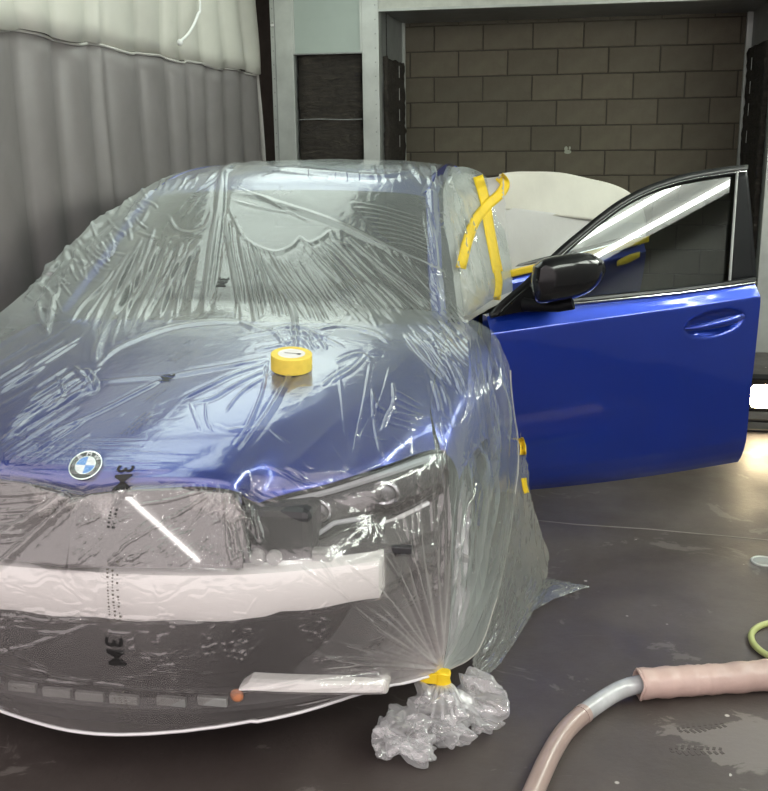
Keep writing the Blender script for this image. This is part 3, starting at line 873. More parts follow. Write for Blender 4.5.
# ---- the nose, with its bumper skin taken off
MB().box(-.55, .55, .17, .30, .2, .70, .02).build('radiator_support', M['dark'], car)
for s in (1, -1):
    W4 = [[(s * .40, .19, .585), (s * .56, .27, .60), (s * .70, .36, .61), (s * .80, .50, .62)],
          [(s * .40, .15, .48), (s * .56, .21, .48), (s * .70, .30, .48), (s * .815, .46, .48)],
          [(s * .40, .13, .34), (s * .56, .18, .34), (s * .70, .275, .34), (s * .80, .44, .34)],
          [(s * .40, .12, .20), (s * .56, .17, .20), (s * .69, .28, .21), (s * .77, .42, .22)]]
    wp = patch('nose_side_panel', W4, 24, 24, M['dark'], car)
    for z, d in ((.53, .015), (.44, .02), (.30, .02)):
        beam('panel_rib', [(s * .42, .16 - d, z), (s * .56, .215 - d, z), (s * .70, .30 - d, z + .01), (s * .81, .45 - d, z + .02)], .018, .02, M['black'], wp, (0, 0, 1))
    # air guide behind the kidney openings, leaning back and turned a little outwards
    n = np.array([s * math.sin(math.radians(8)) * math.cos(math.radians(25)), -math.cos(math.radians(8)) * math.cos(math.radians(25)), math.sin(math.radians(25))])
    c0 = np.array([s * .21, .068, .695])
    uu = np.cross([0, 0, 1.0], n); uu /= np.linalg.norm(uu); vv = np.cross(n, uu)
    pts = [(-.215, -.11), (.20, -.11), (.20, .03), (.17, .07), (.05, .078), (-.10, .074), (-.17, .066), (-.215, .05)]
    R = [np.array([c0 + uu * a * (1 if s > 0 else -1) + vv * b - n * d for a, b in pts]) for d in (0, .012)]
    ag = MB().rings(R).build('air_guide', M['airguide'], car)
    if False: MB().tube(np.array([c0 + uu * a * 1.02 * (1 if s > 0 else -1) + vv * b * 1.04 + n * .004 for a, b in pts]), .007, 8, closed=True).build('kidney_surround', M['black_gloss'], ag, True)
    for k in range(6):
        a = -.15 + k * .06
        MB().tube(np.array([c0 + uu * a + vv * b - n * .03 for b in (-.095, .06)]), .005, 6).build('grille_bar', M['black'], ag, True)

xs = np.linspace(-.715, .712, 40)
yb = 0.005 + .19 * np.abs(xs / .712) ** 2.4
R = []
for x, y in zip(xs, yb):
    zt = .580 - .010 * abs(x / .7); zb = .459 + (.012 if abs(x) > .47 else 0) + .003 * math.sin(x * 31)
    R.append(np.array([(x, y + .006, zb), (x, y, zb + .012), (x, y, zt - .012), (x, y + .006, zt), (x, y + .075, zt), (x, y + .075, zb)]))
ib = MB().rings(R).build('impact_beam', M['foam'], car, True)
ib['label'] = 'white foam impact beam across the nose'
# lower cross member with tabs and the white lower strips
xs = np.linspace(-.70, .70, 30)
R = []
for x in xs:
    y = .045 + .20 * abs(x / .7) ** 2.2; z0 = .185 + .02 * (x / .7) ** 2
    R.append(np.array([(x, y, z0), (x, y - .01, z0 + .02), (x, y, z0 + .045), (x, y + .12, z0 + .045), (x, y + .12, z0)]))
lc = MB().rings(R).build('lower_crossmember', M['dark'], car, True)
for k, x in enumerate((-.33, -.22, -.12, -.03, .06, .18, .28)):
    y = .03 + .20 * abs(x / .7) ** 2.2
    MB().box(x, x + .075, y - .004, y + .01, .222, .245, .002).build('tab', M['galv_dull'], lc)
# lower shield and splitter
LS = [[(0, .05, .43), (.22, .06, .43), (.42, .11, .43), (.60, .20, .43), (.775, .42, .43)],
      [(0, .055, .30), (.22, .065, .30), (.42, .12, .30), (.60, .21, .30), (.775, .41, .30)],
      [(0, .05, .19), (.22, .06, .19), (.44, .12, .2), (.61, .22, .2), (.75, .38, .21)],
      [(0, .055, .15), (.22, .07, .152), (.45, .13, .165), (.62, .24, .178), (.74, .37, .19)]]
patch('lower_shield', full(LS), 30, 60, M['black'], car)
for s in (1, -1):
    R = []
    for t in np.linspace(0, 1, 14):
        x = .385 + .335 * t; y = .075 + .16 * t ** 1.3; z = .268 - .07 * t ** 1.2 + (.012 if .04 < t else 0)
        h = .030 if t > .05 else .012
        R.append(np.array([(s * x, y, z - h / 2), (s * x, y - .012, z - h / 2 + .004), (s * x, y - .012, z + h / 2 - .004), (s * x, y, z + h / 2), (s * x, y + .03, z + h / 2), (s * x, y + .03, z - h / 2)]))
    MB().rings(R).build('lower_strip', M['foam'], car, False, 'white strip low on the nose')
MB().ball((.375, .075, .245), .018, 2, (1, .5, 1)).build('round_sensor', M['copper'], car, True, 'orange round sensor')
for x in (.432, .475):
    MB().cyl((x, .12, .602), (x, .10, .60), .019, 16, bev=.004).build('tow_socket', M['galv_dull'], car, True)
MB().box(.55, .60, .17, .20, .565, .60, .006).build('bracket', M['galv_dull'], car)
MB().box(.62, .78, .28, .30, .555, .575, .004).build('bracket', M['dark'], car)

# headlights
TOP = [(.415, .205, .697), (.49, .245, .712), (.57, .292, .722), (.70, .385, .747), (.785, .50, .752), (.825, .58, .735)]
BOT = [(.392, .165, .597), (.46, .195, .592), (.53, .235, .594), (.645, .295, .622), (.74, .375, .628), (.815, .50, .64)]
for s in (1, -1):
    C3 = []
    for a, b in zip(TOP, BOT):
        a = np.array(a); b = np.array(b); mid = (a + b) / 2 + np.array([.012, -.028, 0])
        C3.append([a, (a + mid) / 2 + np.array([.004, -.008, .005]), mid, (b + mid) / 2 + np.array([.004, -.008, -.005]), b])
    C3 = np.array(C3); C3[..., 0] *= s
    back = C3 + np.array([-.01 * s, .07, 0])
    hl_ = patch('headlight', back, 30, 16, M['lamp_body'], car)
    patch('lens', C3, 40, 20, M['lens'], hl_)
    rim = np.concatenate([cr1(C3[:, 0], 24), cr1(C3[::-1, -1], 24)])
    MB().tube(rim + np.array([0, .004, 0]), .006, 8, closed=True).build('lamp_rim', M['black_gloss'], hl_, True)
    up = cr1(np.array([(.43, .235, .688), (.5, .268, .70), (.57, .31, .708), (.70, .40, .732), (.79, .53, .735)]) * [s, 1, 1], 30)
    MB().tube(up, np.linspace(.011, .014, 30), 8).build('upper_light_guide', M['drl'], hl_, True)
    gp = [(281, 527, .235), (282, 537, .235), (318, 534, .26), (334, 523, .285), (358, 519, .31), (364, 527, .32), (402, 516, .37), (428, 503, .45)]
    P = np.array([on(x, y, 1, d) for x, y, d in gp]) * [s, 1, 1]
    Pd = np.concatenate([np.linspace(P[i], P[i + 1], 6, endpoint=False) for i in range(len(P) - 1)] + [P[-1:]])
    MB().tube(Pd, .0065, 8).build('lower_light_guide', M['drl'], hl_, True)
    for (x, y, d, r) in ((316, 511, .30, .036), (384, 493, .39, .036)):
        p = on(x, y, 1, d) * [s, 1, 1]
        pj = MB().tube([p + [r * math.cos(a), 0, r * .8 * math.sin(a)] for a in np.linspace(0, 2 * math.pi, 24)[:-1]], .007, 8, closed=True).build('projector_ring', M['chrome'], hl_, True)
        MB().ball(tuple(p + [0, .01, 0]), r * .85, 2, (1, .4, .8)).build('projector', M['alloy'], hl_, True)

# roundel on the bonnet
ec = np.array(on(86, 466, 1, .132)); en = np.array([0, -.62, .785])
eu = np.array([1.0, 0, 0]); ev = np.cross(en, eu)
ER = .041


def disc_sector(r0, r1, a0, a1, h, n=24):
    b = bmesh.new(); th = np.linspace(a0, a1, n)
    def P(r, a, z): return b.verts.new(tuple(ec + eu * r * math.cos(a) + ev * r * math.sin(a) + en * z))
    vs = [(P(r0, a, h), P(r1, a, h), P(r1, a, h - .003), P(r0, a, h - .003)) for a in th]
    for p, q in zip(vs[:-1], vs[1:]):
        for k in range(4):
            if r0 < 1e-6 and k in (3,): continue
            try: b.faces.new((p[k], p[(k + 1) % 4], q[(k + 1) % 4], q[k]))
            except ValueError: pass
    bmesh.ops.remove_doubles(b, verts=b.verts[:], dist=1e-5)
    return b


mb = MB(); mb._add(disc_sector(0.0, ER, 0, 2 * math.pi, .0035, 60)); em = mb.build('emblem', M['badge_black'], car)
em['label'] = 'round badge with black ring and blue and white quarters'
mb = MB(); mb._add(disc_sector(ER * .95, ER * 1.03, 0, 2 * math.pi, .0045, 60)); mb.build('badge_ring', M['chrome'], em)
mb = MB(); mb._add(disc_sector(ER * .60, ER * .64, 0, 2 * math.pi, .0045, 60)); mb.build('badge_ring', M['chrome'], em)
for k in range(4):
    mb = MB(); mb._add(disc_sector(1e-7, ER * .60, k * math.pi / 2, (k + 1) * math.pi / 2, .0042, 16))
    mb.build('badge_quarter', M['badge_blue'] if k in (1, 3) else M['badge_white'], em)


def text_verts(txt, size, bold=0.0):
    cu = bpy.data.curves.new('txt', 'FONT'); cu.body = txt; cu.size = size; cu.align_x = 'CENTER'; cu.align_y = 'CENTER'; cu.resolution_u = 3; cu.offset = size * bold
    o = bpy.data.objects.new('txt', cu); COL.objects.link(o)
    bpy.context.view_layer.update()
    dg = bpy.context.evaluated_depsgraph_get()
    me = bpy.data.meshes.new_from_object(o.evaluated_get(dg))
    V = [v.co.copy() for v in me.vertices]; Fs = [tuple(p.vertices) for p in me.polygons]
    bpy.data.objects.remove(o); bpy.data.curves.remove(cu); bpy.data.meshes.remove(me)
    return V, Fs


for ch, ang in (('B', 135), ('M', 90), ('W', 45)):
    V, Fs = text_verts(ch, ER * .42)
    a = math.radians(ang); rad = ER * .79
    W3 = []
    for v in V:
        x, y = v.x * 1.15, v.y
        px = rad * math.cos(a) + x * math.cos(a - math.pi / 2) - y * math.sin(a - math.pi / 2)
        py = rad * math.sin(a) + x * math.sin(a - math.pi / 2) + y * math.cos(a - math.pi / 2)
        W3.append(tuple(ec + eu * px + ev * py + en * .0046))
    me = bpy.data.meshes.new('badge_letter'); me.from_pydata(W3, [], Fs)
    link('badge_letter', me, M['badge_white'], em)


# ---- doors
def door_frame(hx, hy, ang):
    d = np.array([math.sin(ang), math.cos(ang), 0.0]); n = np.array([d[1], -d[0], 0.0])
    h = np.array([hx, hy, 0.0])
    return h, d, n


def make_door(name, hx, hy, ang, L, belt, outer, inner, rear, zbot, crease, tumble, handle, pillar_d, glass_mat_, parent, rowsd=110):
    h, d, n = door_frame(hx, hy, ang)
    def at(dd, z, off): return h + d * dd + n * off + np.array([0, 0, z])
    def tilt(dd, z, off=0.0):          # a point of the glasshouse, leaning inwards as it rises
        P = at(dd, z, 0); v = P - CC
        zb = .97; k = math.tan(tumble); nn = n + np.array([0, 0, k]); c = (h + np.array([0, 0, zb])) @ nn - .02 + off
        s = (c - CC @ nn) / (v @ nn)
        return CC + v * s
    bz = np.array(belt, float)
    def beltz(dd): return np.interp(dd, bz[:, 0], bz[:, 1])
    cz = np.array(crease, float)
    def creasez(dd): return np.interp(dd, cz[:, 0], cz[:, 1])
    rz = np.array(rear, float)
    nu, nv = 96, rowsd
    S = np.zeros((nu, nv, 3)); B = np.zeros((nu, nv, 3))
    prof_t = np.array([0, .03, .07, .13, .22, .33, .45, .58, .7, .78, .82, .87, .93, 1.0])
    prof_o = np.array([-.055, -.036, -.020, -.006, .000, .004, .010, .016, .020, .022, .0225, .012, .0, -.018])
    for j, s in enumerate(np.linspace(0, 1, nv)):
        for i, t in enumerate(np.linspace(0, 1, nu)):
            dd0 = s * L
            zb, zc, zt = zbot(dd0), creasez(dd0), beltz(dd0)
            z = zb + (zc - zb) * t / .82 if t < .82 else zc + (zt - zc) * (t - .82) / .18
            dmax = np.interp(z, rz[:, 1], rz[:, 0]); dd = s * dmax
            o = np.interp(t, prof_t, prof_o) - .012 * (2 * s - 1) ** 2
            if handle:
                q = ((dd - handle[0]) * math.cos(.10) + (z - handle[1]) * math.sin(.10)) / handle[2]
                r = (-(dd - handle[0]) * math.sin(.10) + (z - handle[1]) * math.cos(.10)) / handle[3]
                rr = q * q + r * r
                if rr < 1: o -= .026 * (1 - rr) ** .6
            S[i, j] = at(dd, z, o); B[i, j] = at(dd * .985 + .004, z, -.075)
    root = empty(name, tuple(h), '', 'x'); del root['category']; del root['label']
    root.parent = parent; root.matrix_parent_inverse = Matrix.Translation(-parent.location)
    def lk(nm, mesh, mat, sm=True, par=root):
        return link(nm, mesh, mat, par, sm)
    N = nu * nv
    Fq = grid_faces(nu, nv)
    lk('door_skin', mesh_np('door_skin', S.reshape(-1, 3), Fq), M['paint'])
    # inner side and edges
    ring = [(i, 0) for i in range(nu)] + [(nu - 1, j) for j in range(1, nv)] + [(i, nv - 1) for i in range(nu - 2, -1, -1)] + [(0, j) for j in range(nv - 2, 0, -1)]
    R = [np.array([S[i, j] for i, j in ring]), np.array([S[i, j] * .9 + B[i, j] * .1 for i, j in ring]), np.array([B[i, j] for i, j in ring])]
    MB().rings(R, True, False).build('door_edge', M['paint'], root, False)
    lk('door_trim', mesh_np('door_trim', B.reshape(-1, 3), Fq[:, ::-1]), M['seat'])
    # window frame
    no = 90
    o2 = cr1(np.array(outer, float), no); i2 = cr1(np.array(inner, float), no)
    O = np.array([tilt(a, b, .004) for a, b in o2]); I = np.array([tilt(a, b, .002) for a, b in i2])
    O2 = np.array([tilt(a, b, -.035) for a, b in o2]); I2 = np.array([tilt(a, b, -.035) for a, b in i2])
    Mid = O * .55 + I * .45 + (n + np.array([0, 0, math.tan(tumble)])) * .006
    R = np.stack([O2, O, Mid, I, I2], 1)
    fr = lk('window_frame', mesh_np('window_frame', R.reshape(-1, 3), grid_faces(no, 5)), M['black_gloss'])
    MB().tube(O * .30 + I * .70 + n * .004, .0022, 6).build('bright_strip', M['chrome'], fr, True)
    # glass
    gt = i2
    G = []
    k0 = 40
    for a, b in gt:
        zb = beltz(a) + .004
        G.append([tilt(a, zb + (max(b, zb + .002) - zb) * t, -.014) for t in np.linspace(0, 1, 12)])
    lk('window_glass', mesh_np('window_glass', np.array(G).reshape(-1, 3), grid_faces(no, 12)), glass_mat_)
    # belt strip
    bl_ = []
    for s in np.linspace(0, 1, 30):
        dd = s * (L - .02) + .01
        bl_.append(at(dd, beltz(dd) + .004, -.012 - .012 * (2 * s - 1) ** 2))
    bl_ = np.array(bl_)
    MB().tube(bl_, .012, 8).build('belt_seal', M['black_gloss'], root, True)
    MB().tube(bl_[5:] + n * .006 + np.array([0, 0, -.008]), .005, 6).build('belt_strip', M['chrome'], root, True)
    # black pillar panel behind the glass
    if pillar_d:
        a0, a1 = pillar_d
        Q = []
        for t in np.linspace(0, 1, 14):
            z0 = beltz(a0) + .005; zt0 = np.interp(a0, i2[:, 0], i2[:, 1]) + .012
            z = z0 + (zt0 - z0) * t
            ar = np.interp(z, rz[:, 1], rz[:, 0]) - .004
            Q.append([tilt(a0 + (ar - a0) * q, z, .004 if 0 < q < 1 else .0) for q in np.linspace(0, 1, 6)])
        pp = lk('pillar_panel', mesh_np('pillar_panel', np.array(Q).reshape(-1, 3), grid_faces(14, 6)), M['black'])
        md = pp.modifiers.new('thick', 'SOLIDIFY'); md.thickness = .02; md.offset = -1
        MB().tube(np.array([q[0] for q in Q]) + n * .004, .0055, 6).build('pillar_trim', M['galv_dull'], pp, True)
    if handle:
        hd_, hz = handle[0], handle[1]
        P = np.array([at(hd_ - .132, hz - .012, .018), at(hd_ - .09, hz - .006, .034), at(hd_ - .02, hz + .004, .044), at(hd_ + .06, hz + .014, .042), at(hd_ + .115, hz + .020, .022)])
        rr = cr1(np.array([[.005], [.013], [.017], [.017], [.011]]), 20).ravel()
        P = cr1(P, 20)
        MB().tube(P, rr, 12).build('door_handle', M['paint'], root, True)
    return root, at, tilt, beltz


BELT = [(0, .946), (.115, .963), (.272, .979), (.515, .986), (.767, .993), (1.109, 1.012)]
OUT = [(0, .962), (.037, 1.0), (.113, 1.056), (.189, 1.119), (.265, 1.183), (.342, 1.239), (.419, 1.293), (.505, 1.345), (.616, 1.390), (.738, 1.421), (.863, 1.439), (.969, 1.449), (1.028, 1.452)]
INN = [(.055, .972), (.10, 1.005), (.16, 1.052), (.22, 1.10), (.28, 1.148), (.352, 1.203), (.43, 1.258), (.52, 1.313), (.625, 1.357), (.743, 1.387), (.86, 1.404), (.955, 1.414), (1.015, 1.418)]
REAR = [(1.130, .26), (1.128, .29), (1.118, .545), (1.119, .746), (1.119, .942), (1.11, 1.012), (1.10, 1.058), (1.062, 1.266), (1.026, 1.44)]
fd, at_f, tilt_f, belt_f = make_door('front_door', .874, 1.495, math.radians(62), 1.12, BELT, OUT, INN, REAR,
                                     lambda dd: .268 - .010 * math.sin(min(dd / 1.1, 1) * math.pi), [(0, .89), (.097, .896), (.436, .917), (1.1, .955)],
                                     math.radians(17), (.918, .868, .132, .050), (.978, 1.06), M['glass'], car)
BELT2 = [(-.05, .972), (.3, 1.0), (.6, 1.025), (.99, 1.06)]
OUT2 = [(-.085, 1.40), (0.0, 1.408), (.112, 1.406), (.316, 1.395), (.533, 1.359), (.68, 1.33), (.804, 1.294), (.90, 1.245), (.96, 1.19), (.99, 1.10)]
INN2 = [(-.05, 1.37), (0.0, 1.375), (.112, 1.374), (.31, 1.363), (.52, 1.33), (.66, 1.30), (.78, 1.265), (.87, 1.22), (.92, 1.17), (.945, 1.10)]
REAR2 = [(.90, .30), (.93, .6), (.98, .9), (.99, 1.06), (.98, 1.19)]
rd, at_r, tilt_r, belt_r = make_door('rear_door', .88, 2.60, math.radians(40), .99, BELT2, OUT2, INN2, REAR2,
                                     lambda dd: .30, [(0, .91), (.5, .945), (1.0, .98)], math.radians(12), None, None, M['glass'], car, 60)

# door mirror: rings from the door outwards
def mirror_ring(c, a, b, off, sq=2.6, sk=0.0):
    th = np.linspace(0, 2 * math.pi, 28, endpoint=False)
    cx = np.sign(np.cos(th)) * np.abs(np.cos(th)) ** (2 / sq); sy = np.sign(np.sin(th)) * np.abs(np.sin(th)) ** (2 / sq)
    return np.array([at_f(c[0] + a * x + sk * y, c[1] + b * y, off) for x, y in zip(cx, sy)])


hm, dm_, nm_ = door_frame(.874, 1.495, math.radians(62))


def door_px(x, y, off):
    """a point seen at x, y on the plane standing off the door"""
    v = ray(x, y); t = ((hm + nm_ * off - CC) @ nm_) / (v @ nm_); return CC + v * t


MO = [(533, 266), (545, 258), (568, 254), (588, 253), (602, 260), (606, 270), (598, 286), (580, 297), (556, 302), (537, 303), (531, 288)]
mo = np.array(MO, float); th = np.linspace(0, 11, 45)[:-1]
mc = cr_t(np.concatenate([mo, mo[:1]]), th); ctr = np.array([568, 278.0])
RM = []
for off, k in ((.05, .55), (.06, .80), (.085, .95), (.12, 1.0), (.155, .97), (.18, .90), (.195, .78), (.204, .55), (.207, .2)):
    RM.append(np.array([door_px(*(ctr + (p - ctr) * k), off) for p in mc]))
dm = MB().rings(RM).build('side_mirror', M['mirror_black'], fd, True)
# the bright-edged crease that runs across the mirror shell
cl = np.array([door_px(*(ctr + (np.array(p) - ctr) * .93), .183) for p in ((533, 281), (548, 279), (570, 275), (590, 269), (603, 262))])
MB().tube(cr1(cl, 20), .006, 8).build('mirror_crease', M['mirror_black'], fd, True)
MB().tube(np.array([at_f(.13, .985, .0), at_f(.17, .985, .05), at_f(.22, .985, .09), at_f(.26, 1.0, .12)]), [.026, .020, .018, .022], 12).build('mirror_foot', M['black'], fd, True)
SAIL = [at_f(.035, .955, .012), at_f(.21, .968, .012), at_f(.21, 1.005, -.02), at_f(.165, 1.045, -.03)]
sb = bmesh.new(); vs = [sb.verts.new(tuple(p)) for p in SAIL] + [sb.verts.new(tuple(p - np.array([0.01, -.02, 0]))) for p in SAIL]
bmesh.ops.convex_hull(sb, input=vs); mb = MB(); mb._add(sb); mb.build('mirror_base', M['black'], fd)


# ================================================================== THE CLEAR FILM OVER THE CAR
def vnoise(nu, nv, m, n, rng):
    g = rng.standard_normal((m + 3, n + 3))
    A = cr1(g, nu); return np.swapaxes(cr1(np.swapaxes(A, 0, 1), nv), 0, 1)


def surf_t(ctrl, tu, tv):
    S = cr_t(np.asarray(ctrl, float), tu)
    return np.swapaxes(cr_t(np.swapaxes(S, 0, 1), tv), 0, 1)


def steps(counts):
    return np.concatenate([np.linspace(k, k + 1, c, endpoint=False) for k, c in enumerate(counts)] + [[len(counts)]])


def grid_normals(S):
    du = np.gradient(S, axis=0); dv = np.gradient(S, axis=1)
    n = np.cross(du, dv); n /= np.linalg.norm(n, axis=-1, keepdims=True) + 1e-12
    out = S - np.array([0, 1.6, .45])
    n *= np.sign((n * out).sum(-1, keepdims=True) + 1e-9)
    return n


KNOT = (.842, .40, .172)
# rows run from the back of the roof over windscreen and bonnet to the hem under the nose; columns centre -> edge on the door side
FR = [[(0, 2.78, 1.462), (.2, 2.78, 1.462), (.4, 2.75, 1.455), (.54, 2.72, 1.44), (.605, 2.66, 1.43)],
      [(0, 2.36, 1.452), (.2, 2.36, 1.450), (.4, 2.36, 1.442), (.54, 2.37, 1.424), (.612, 2.40, 1.395)],
      [(0, 2.03, 1.388), (.2, 2.03, 1.386), (.4, 2.04, 1.378), (.55, 2.055, 1.366), (.642, 2.09, 1.345)],
      [(0, 1.66, 1.20), (.22, 1.665, 1.198), (.44, 1.69, 1.19), (.61, 1.72, 1.18), (.718, 1.78, 1.163)],
      [(0, 1.30, 1.008), (.23, 1.31, 1.006), (.46, 1.34, 1.0), (.66, 1.40, .985), (.785, 1.46, .955)],
      [(0, .92, .950), (.23, .92, .948), (.46, .935, .938), (.66, .97, .918), (.847, 1.02, .895)],
      [(0, .53, .900), (.22, .53, .898), (.44, .56, .887), (.64, .64, .868), (.860, .72, .803)],
      [(0, .165, .828), (.21, .175, .826), (.41, .25, .80), (.60, .36, .785), (.835, .585, .775)],
      [(0, .100, .752), (.20, .108, .765), (.41, .175, .722), (.61, .30, .715), (.845, .52, .68)],
      [(0, .00, .600), (.21, .00, .60), (.44, .055, .595), (.65, .165, .58), (.860, .46, .47)],
      [(0, -.012, .40), (.22, -.008, .40), (.46, .055, .385), (.67, .18, .37), (.858, .42, .28)],
      [(0, .030, .133), (.22, .062, .140), (.46, .13, .166), (.67, .262, .178), (.842, .40, .172)]]
FR = full(FR)                                  # 9 columns, -4 .. 4
left = {0: (-.60, 2.66, 1.43), 1: (-.625, 2.36, 1.412), 2: (-.70, 2.08, 1.325), 3: (-.845, 1.80, 1.155), 4: (-.915, 1.50, 1.0), 5: (-.905, 1.08, .90)}
for k, p in left.items(): FR[k, 0] = p
FR[3, 1] = (-.64, 1.72, 1.19); FR[4, 1] = (-.72, 1.42, 1.02)
tu = steps([36, 44, 76, 88, 90, 92, 98, 44, 80, 72, 78]); tv = steps([56, 70, 86, 90, 90, 88, 88, 84])
S0 = surf_t(FR, tu, tv)
NU, NV = S0.shape[:2]
UU = np.repeat(tu[:, None], NV, 1); VV = np.repeat(tv[None, :], NU, 0) - 4.0

# keep the film outside the bodywork
tri_v, tri_f = [], []
for o in car.children:
    if o.type == 'MESH' and o.name.split('.')[0] in ('bonnet', 'front_wing', 'windscreen', 'roof', 'front_pillar', 'folded_mirror', 'impact_beam', 'air_guide',
                                                    'nose_side_panel', 'lower_shield', 'headlight', 'lower_strip', 'lower_crossmember'):
        base = len(tri_v)
        tri_v += [tuple(v.co) for v in o.data.vertices]
        tri_f += [tuple(base + i for i in p.vertices) for p in o.data.polygons]
        for q in o.children:
            if q.name.startswith('lens'):
                base = len(tri_v); tri_v += [tuple(v.co) for v in q.data.vertices]; tri_f += [tuple(base + i for i in p.vertices) for p in q.data.polygons]
bvh = BVHTree.FromPolygons(tri_v, tri_f)
inner_pt = Vector((0, 2.0, .4))


def push_out(S, clear=0.007, N=None):
    flat = S.reshape(-1, 3); n = (grid_normals(S) if N is None else N).reshape(-1, 3)
    out = flat.copy()
    for i in range(len(flat)):
        p = Vector(flat[i]); d = Vector(n[i])
        hit = bvh.ray_cast(p + d * 0.12, -d, 0.12 + clear)
        if hit[0] is not None:
            out[i] = np.array(hit[0]) + n[i] * clear
    return out.reshape(S.shape)


def smooth(S, k):
    for _ in range(k):
        T = S.copy()
        T[1:-1, 1:-1] = (S[1:-1, 1:-1] * 2 + S[:-2, 1:-1] + S[2:, 1:-1] + S[1:-1, :-2] + S[1:-1, 2:]) / 6
        S = T
    return S


S0 = push_out(S0, .010)
S0 = smooth(S0, 10)
S0 = push_out(S0, .006)
S0 = smooth(S0, 3)
S0 = push_out(S0, .004)
S0 = smooth(S0, 1)


# ---- folds: polylines read from the photograph, laid as ridges in the sheet
FOLDS = []


def fold(pts, w=1.6, h=.004, taper=True):
    FOLDS.append((np.array(pts, float), w * .74, h * .82, taper))


def fan(a0, a1, b0, b1, n, w=1.5, h=.004, jit=5, rg=None, mid=None, t0=(0, .12), t1=(.85, 1.0)):
    rg = rg or RNG
    a0, a1, b0, b1 = map(np.array, (a0, a1, b0, b1))
    for k in range(n):
        t = (k + rg.uniform(.1, .9)) / n
        A = a0 + (a1 - a0) * t; B = b0 + (b1 - b0) * t
        p0 = A + (B - A) * rg.uniform(*t0); p1 = A + (B - A) * rg.uniform(*t1)
        L = np.linalg.norm(p1 - p0); nrm = np.array([-(p1 - p0)[1], (p1 - p0)[0]]) / max(L, 1)
        c1 = p0 + (p1 - p0) * .35 + nrm * rg.normal(0, jit * .35); c2 = p0 + (p1 - p0) * .7 + nrm * rg.normal(0, jit * .35)
        if mid is not None: c1 = c1 + np.array(mid) * .7; c2 = c2 + np.array(mid)
        fold([p0, c1, c2, p1], w * rg.uniform(.6, 1.4), h * rg.uniform(.4, 1.3))


# windscreen, fan from the gathering at the roof edge
fold([(240, 162), (228, 168), (222, 176), (219, 205), (213, 246), (203, 316)], 3.0, .012)
fold([(224, 176), (223, 205), (219, 240), (211, 300)], 1.6, .006)
fan((206, 232), (160, 238), (196, 320), (105, 350), 7, 2.0, .006, 5)
fan((160, 215), (120, 262), (120, 350), (60, 330), 6, 2.2, .006, 6)
fan((200, 246), (176, 250), (166, 318), (140, 322), 4, 1.6, .005, 4)
fold([(158, 246), (140, 275), (115, 306), (98, 345), (95, 366)], 3.6, .010)
fold([(200, 240), (175, 280), (152, 322)], 2.4, .007)
fold([(190, 246), (164, 285), (136, 330)], 2.0, .006)
fold([(141, 262), (126, 290), (112, 312)], 3.6, .008)
fan((226, 212), (262, 250), (236, 322), (300, 326), 9, 1.6, .006, 4)
fan((240, 244), (292, 252), (285, 326), (345, 326), 8, 1.5, .005, 4)
fold([(225, 212), (232, 262), (243, 320)], 2.2, .008)
# scalloped contact edges on the glass
for arc in ([(168, 214), (176, 229), (192, 233), (206, 226), (213, 205)], [(228, 205), (243, 236), (258, 247), (276, 252), (292, 246), (300, 236)],
            [(118, 232), (128, 232), (140, 224), (150, 206)], [(299, 236), (309, 243), (322, 238), (330, 232), (336, 242), (350, 246)]):
    fold(arc, 1.8, .004)
# right windscreen, parallel streaks down to the pillar foot
fan((298, 236), (345, 232), (372, 330), (446, 318), 12, 1.5, .0055, 4, mid=(4, 4))
fan((290, 248), (300, 240), (352, 322), (392, 330), 6, 1.3, .004, 4)
fan((345, 240), (400, 246), (430, 320), (452, 306), 7, 1.2, .004, 4)
fold([(230, 192), (255, 196), (283, 205), (315, 215), (343, 226), (375, 242), (400, 254), (428, 266), (451, 278)], 2.2, .010)
fold([(236, 186), (262, 198), (290, 212), (310, 222)], 1.0, .004)
fold([(232, 200), (262, 208), (300, 214)], 1.0, .004)
for k in range(9):
    y = 206 + k * 5
    fold([(350 + k * 4, y - 4), (380 + k * 4, y + 1), (420 + k * 2, y + 12)], .9, .0025)
fan((420, 200), (428, 196), (438, 296), (448, 300), 4, 1.2, .004, 2)
# foot of the windscreen: the film bridges to the bonnet
fold([(92, 372), (112, 352), (140, 338), (170, 328), (205, 322), (240, 322)], 1.8, .006)
fold([(240, 322), (262, 330), (290, 326), (318, 330)], 1.8, .006)
fold([(236, 338), (275, 332), (312, 334), (345, 348)], 1.4, .005)
fold([(340, 336), (300, 338), (280, 345), (255, 350)], 1.3, .004)
fan((262, 326), (318, 330), (290, 352), (335, 350), 5, 1.4, .005, 4)
fold([(292, 300), (296, 340), (290, 372), (272, 408), (240, 452)], 2.4, .008)
fold([(308, 332), (340, 326), (372, 332), (390, 342)], 1.6, .005)
# roof
fold([(235, 164), (290, 168), (340, 173), (380, 176), (420, 168)], 1.8, .007)
fold([(238, 160), (270, 163), (320, 161), (352, 160)], 1.6, .007)
fan((160, 178), (232, 166), (152, 192), (206, 190), 8, 1.3, .004, 3)
fan((300, 166), (420, 162), (300, 180), (430, 186), 9, 1.2, .003, 4)
fan((405, 160), (440, 162), (425, 182), (444, 196), 7, 1.8, .008, 4)
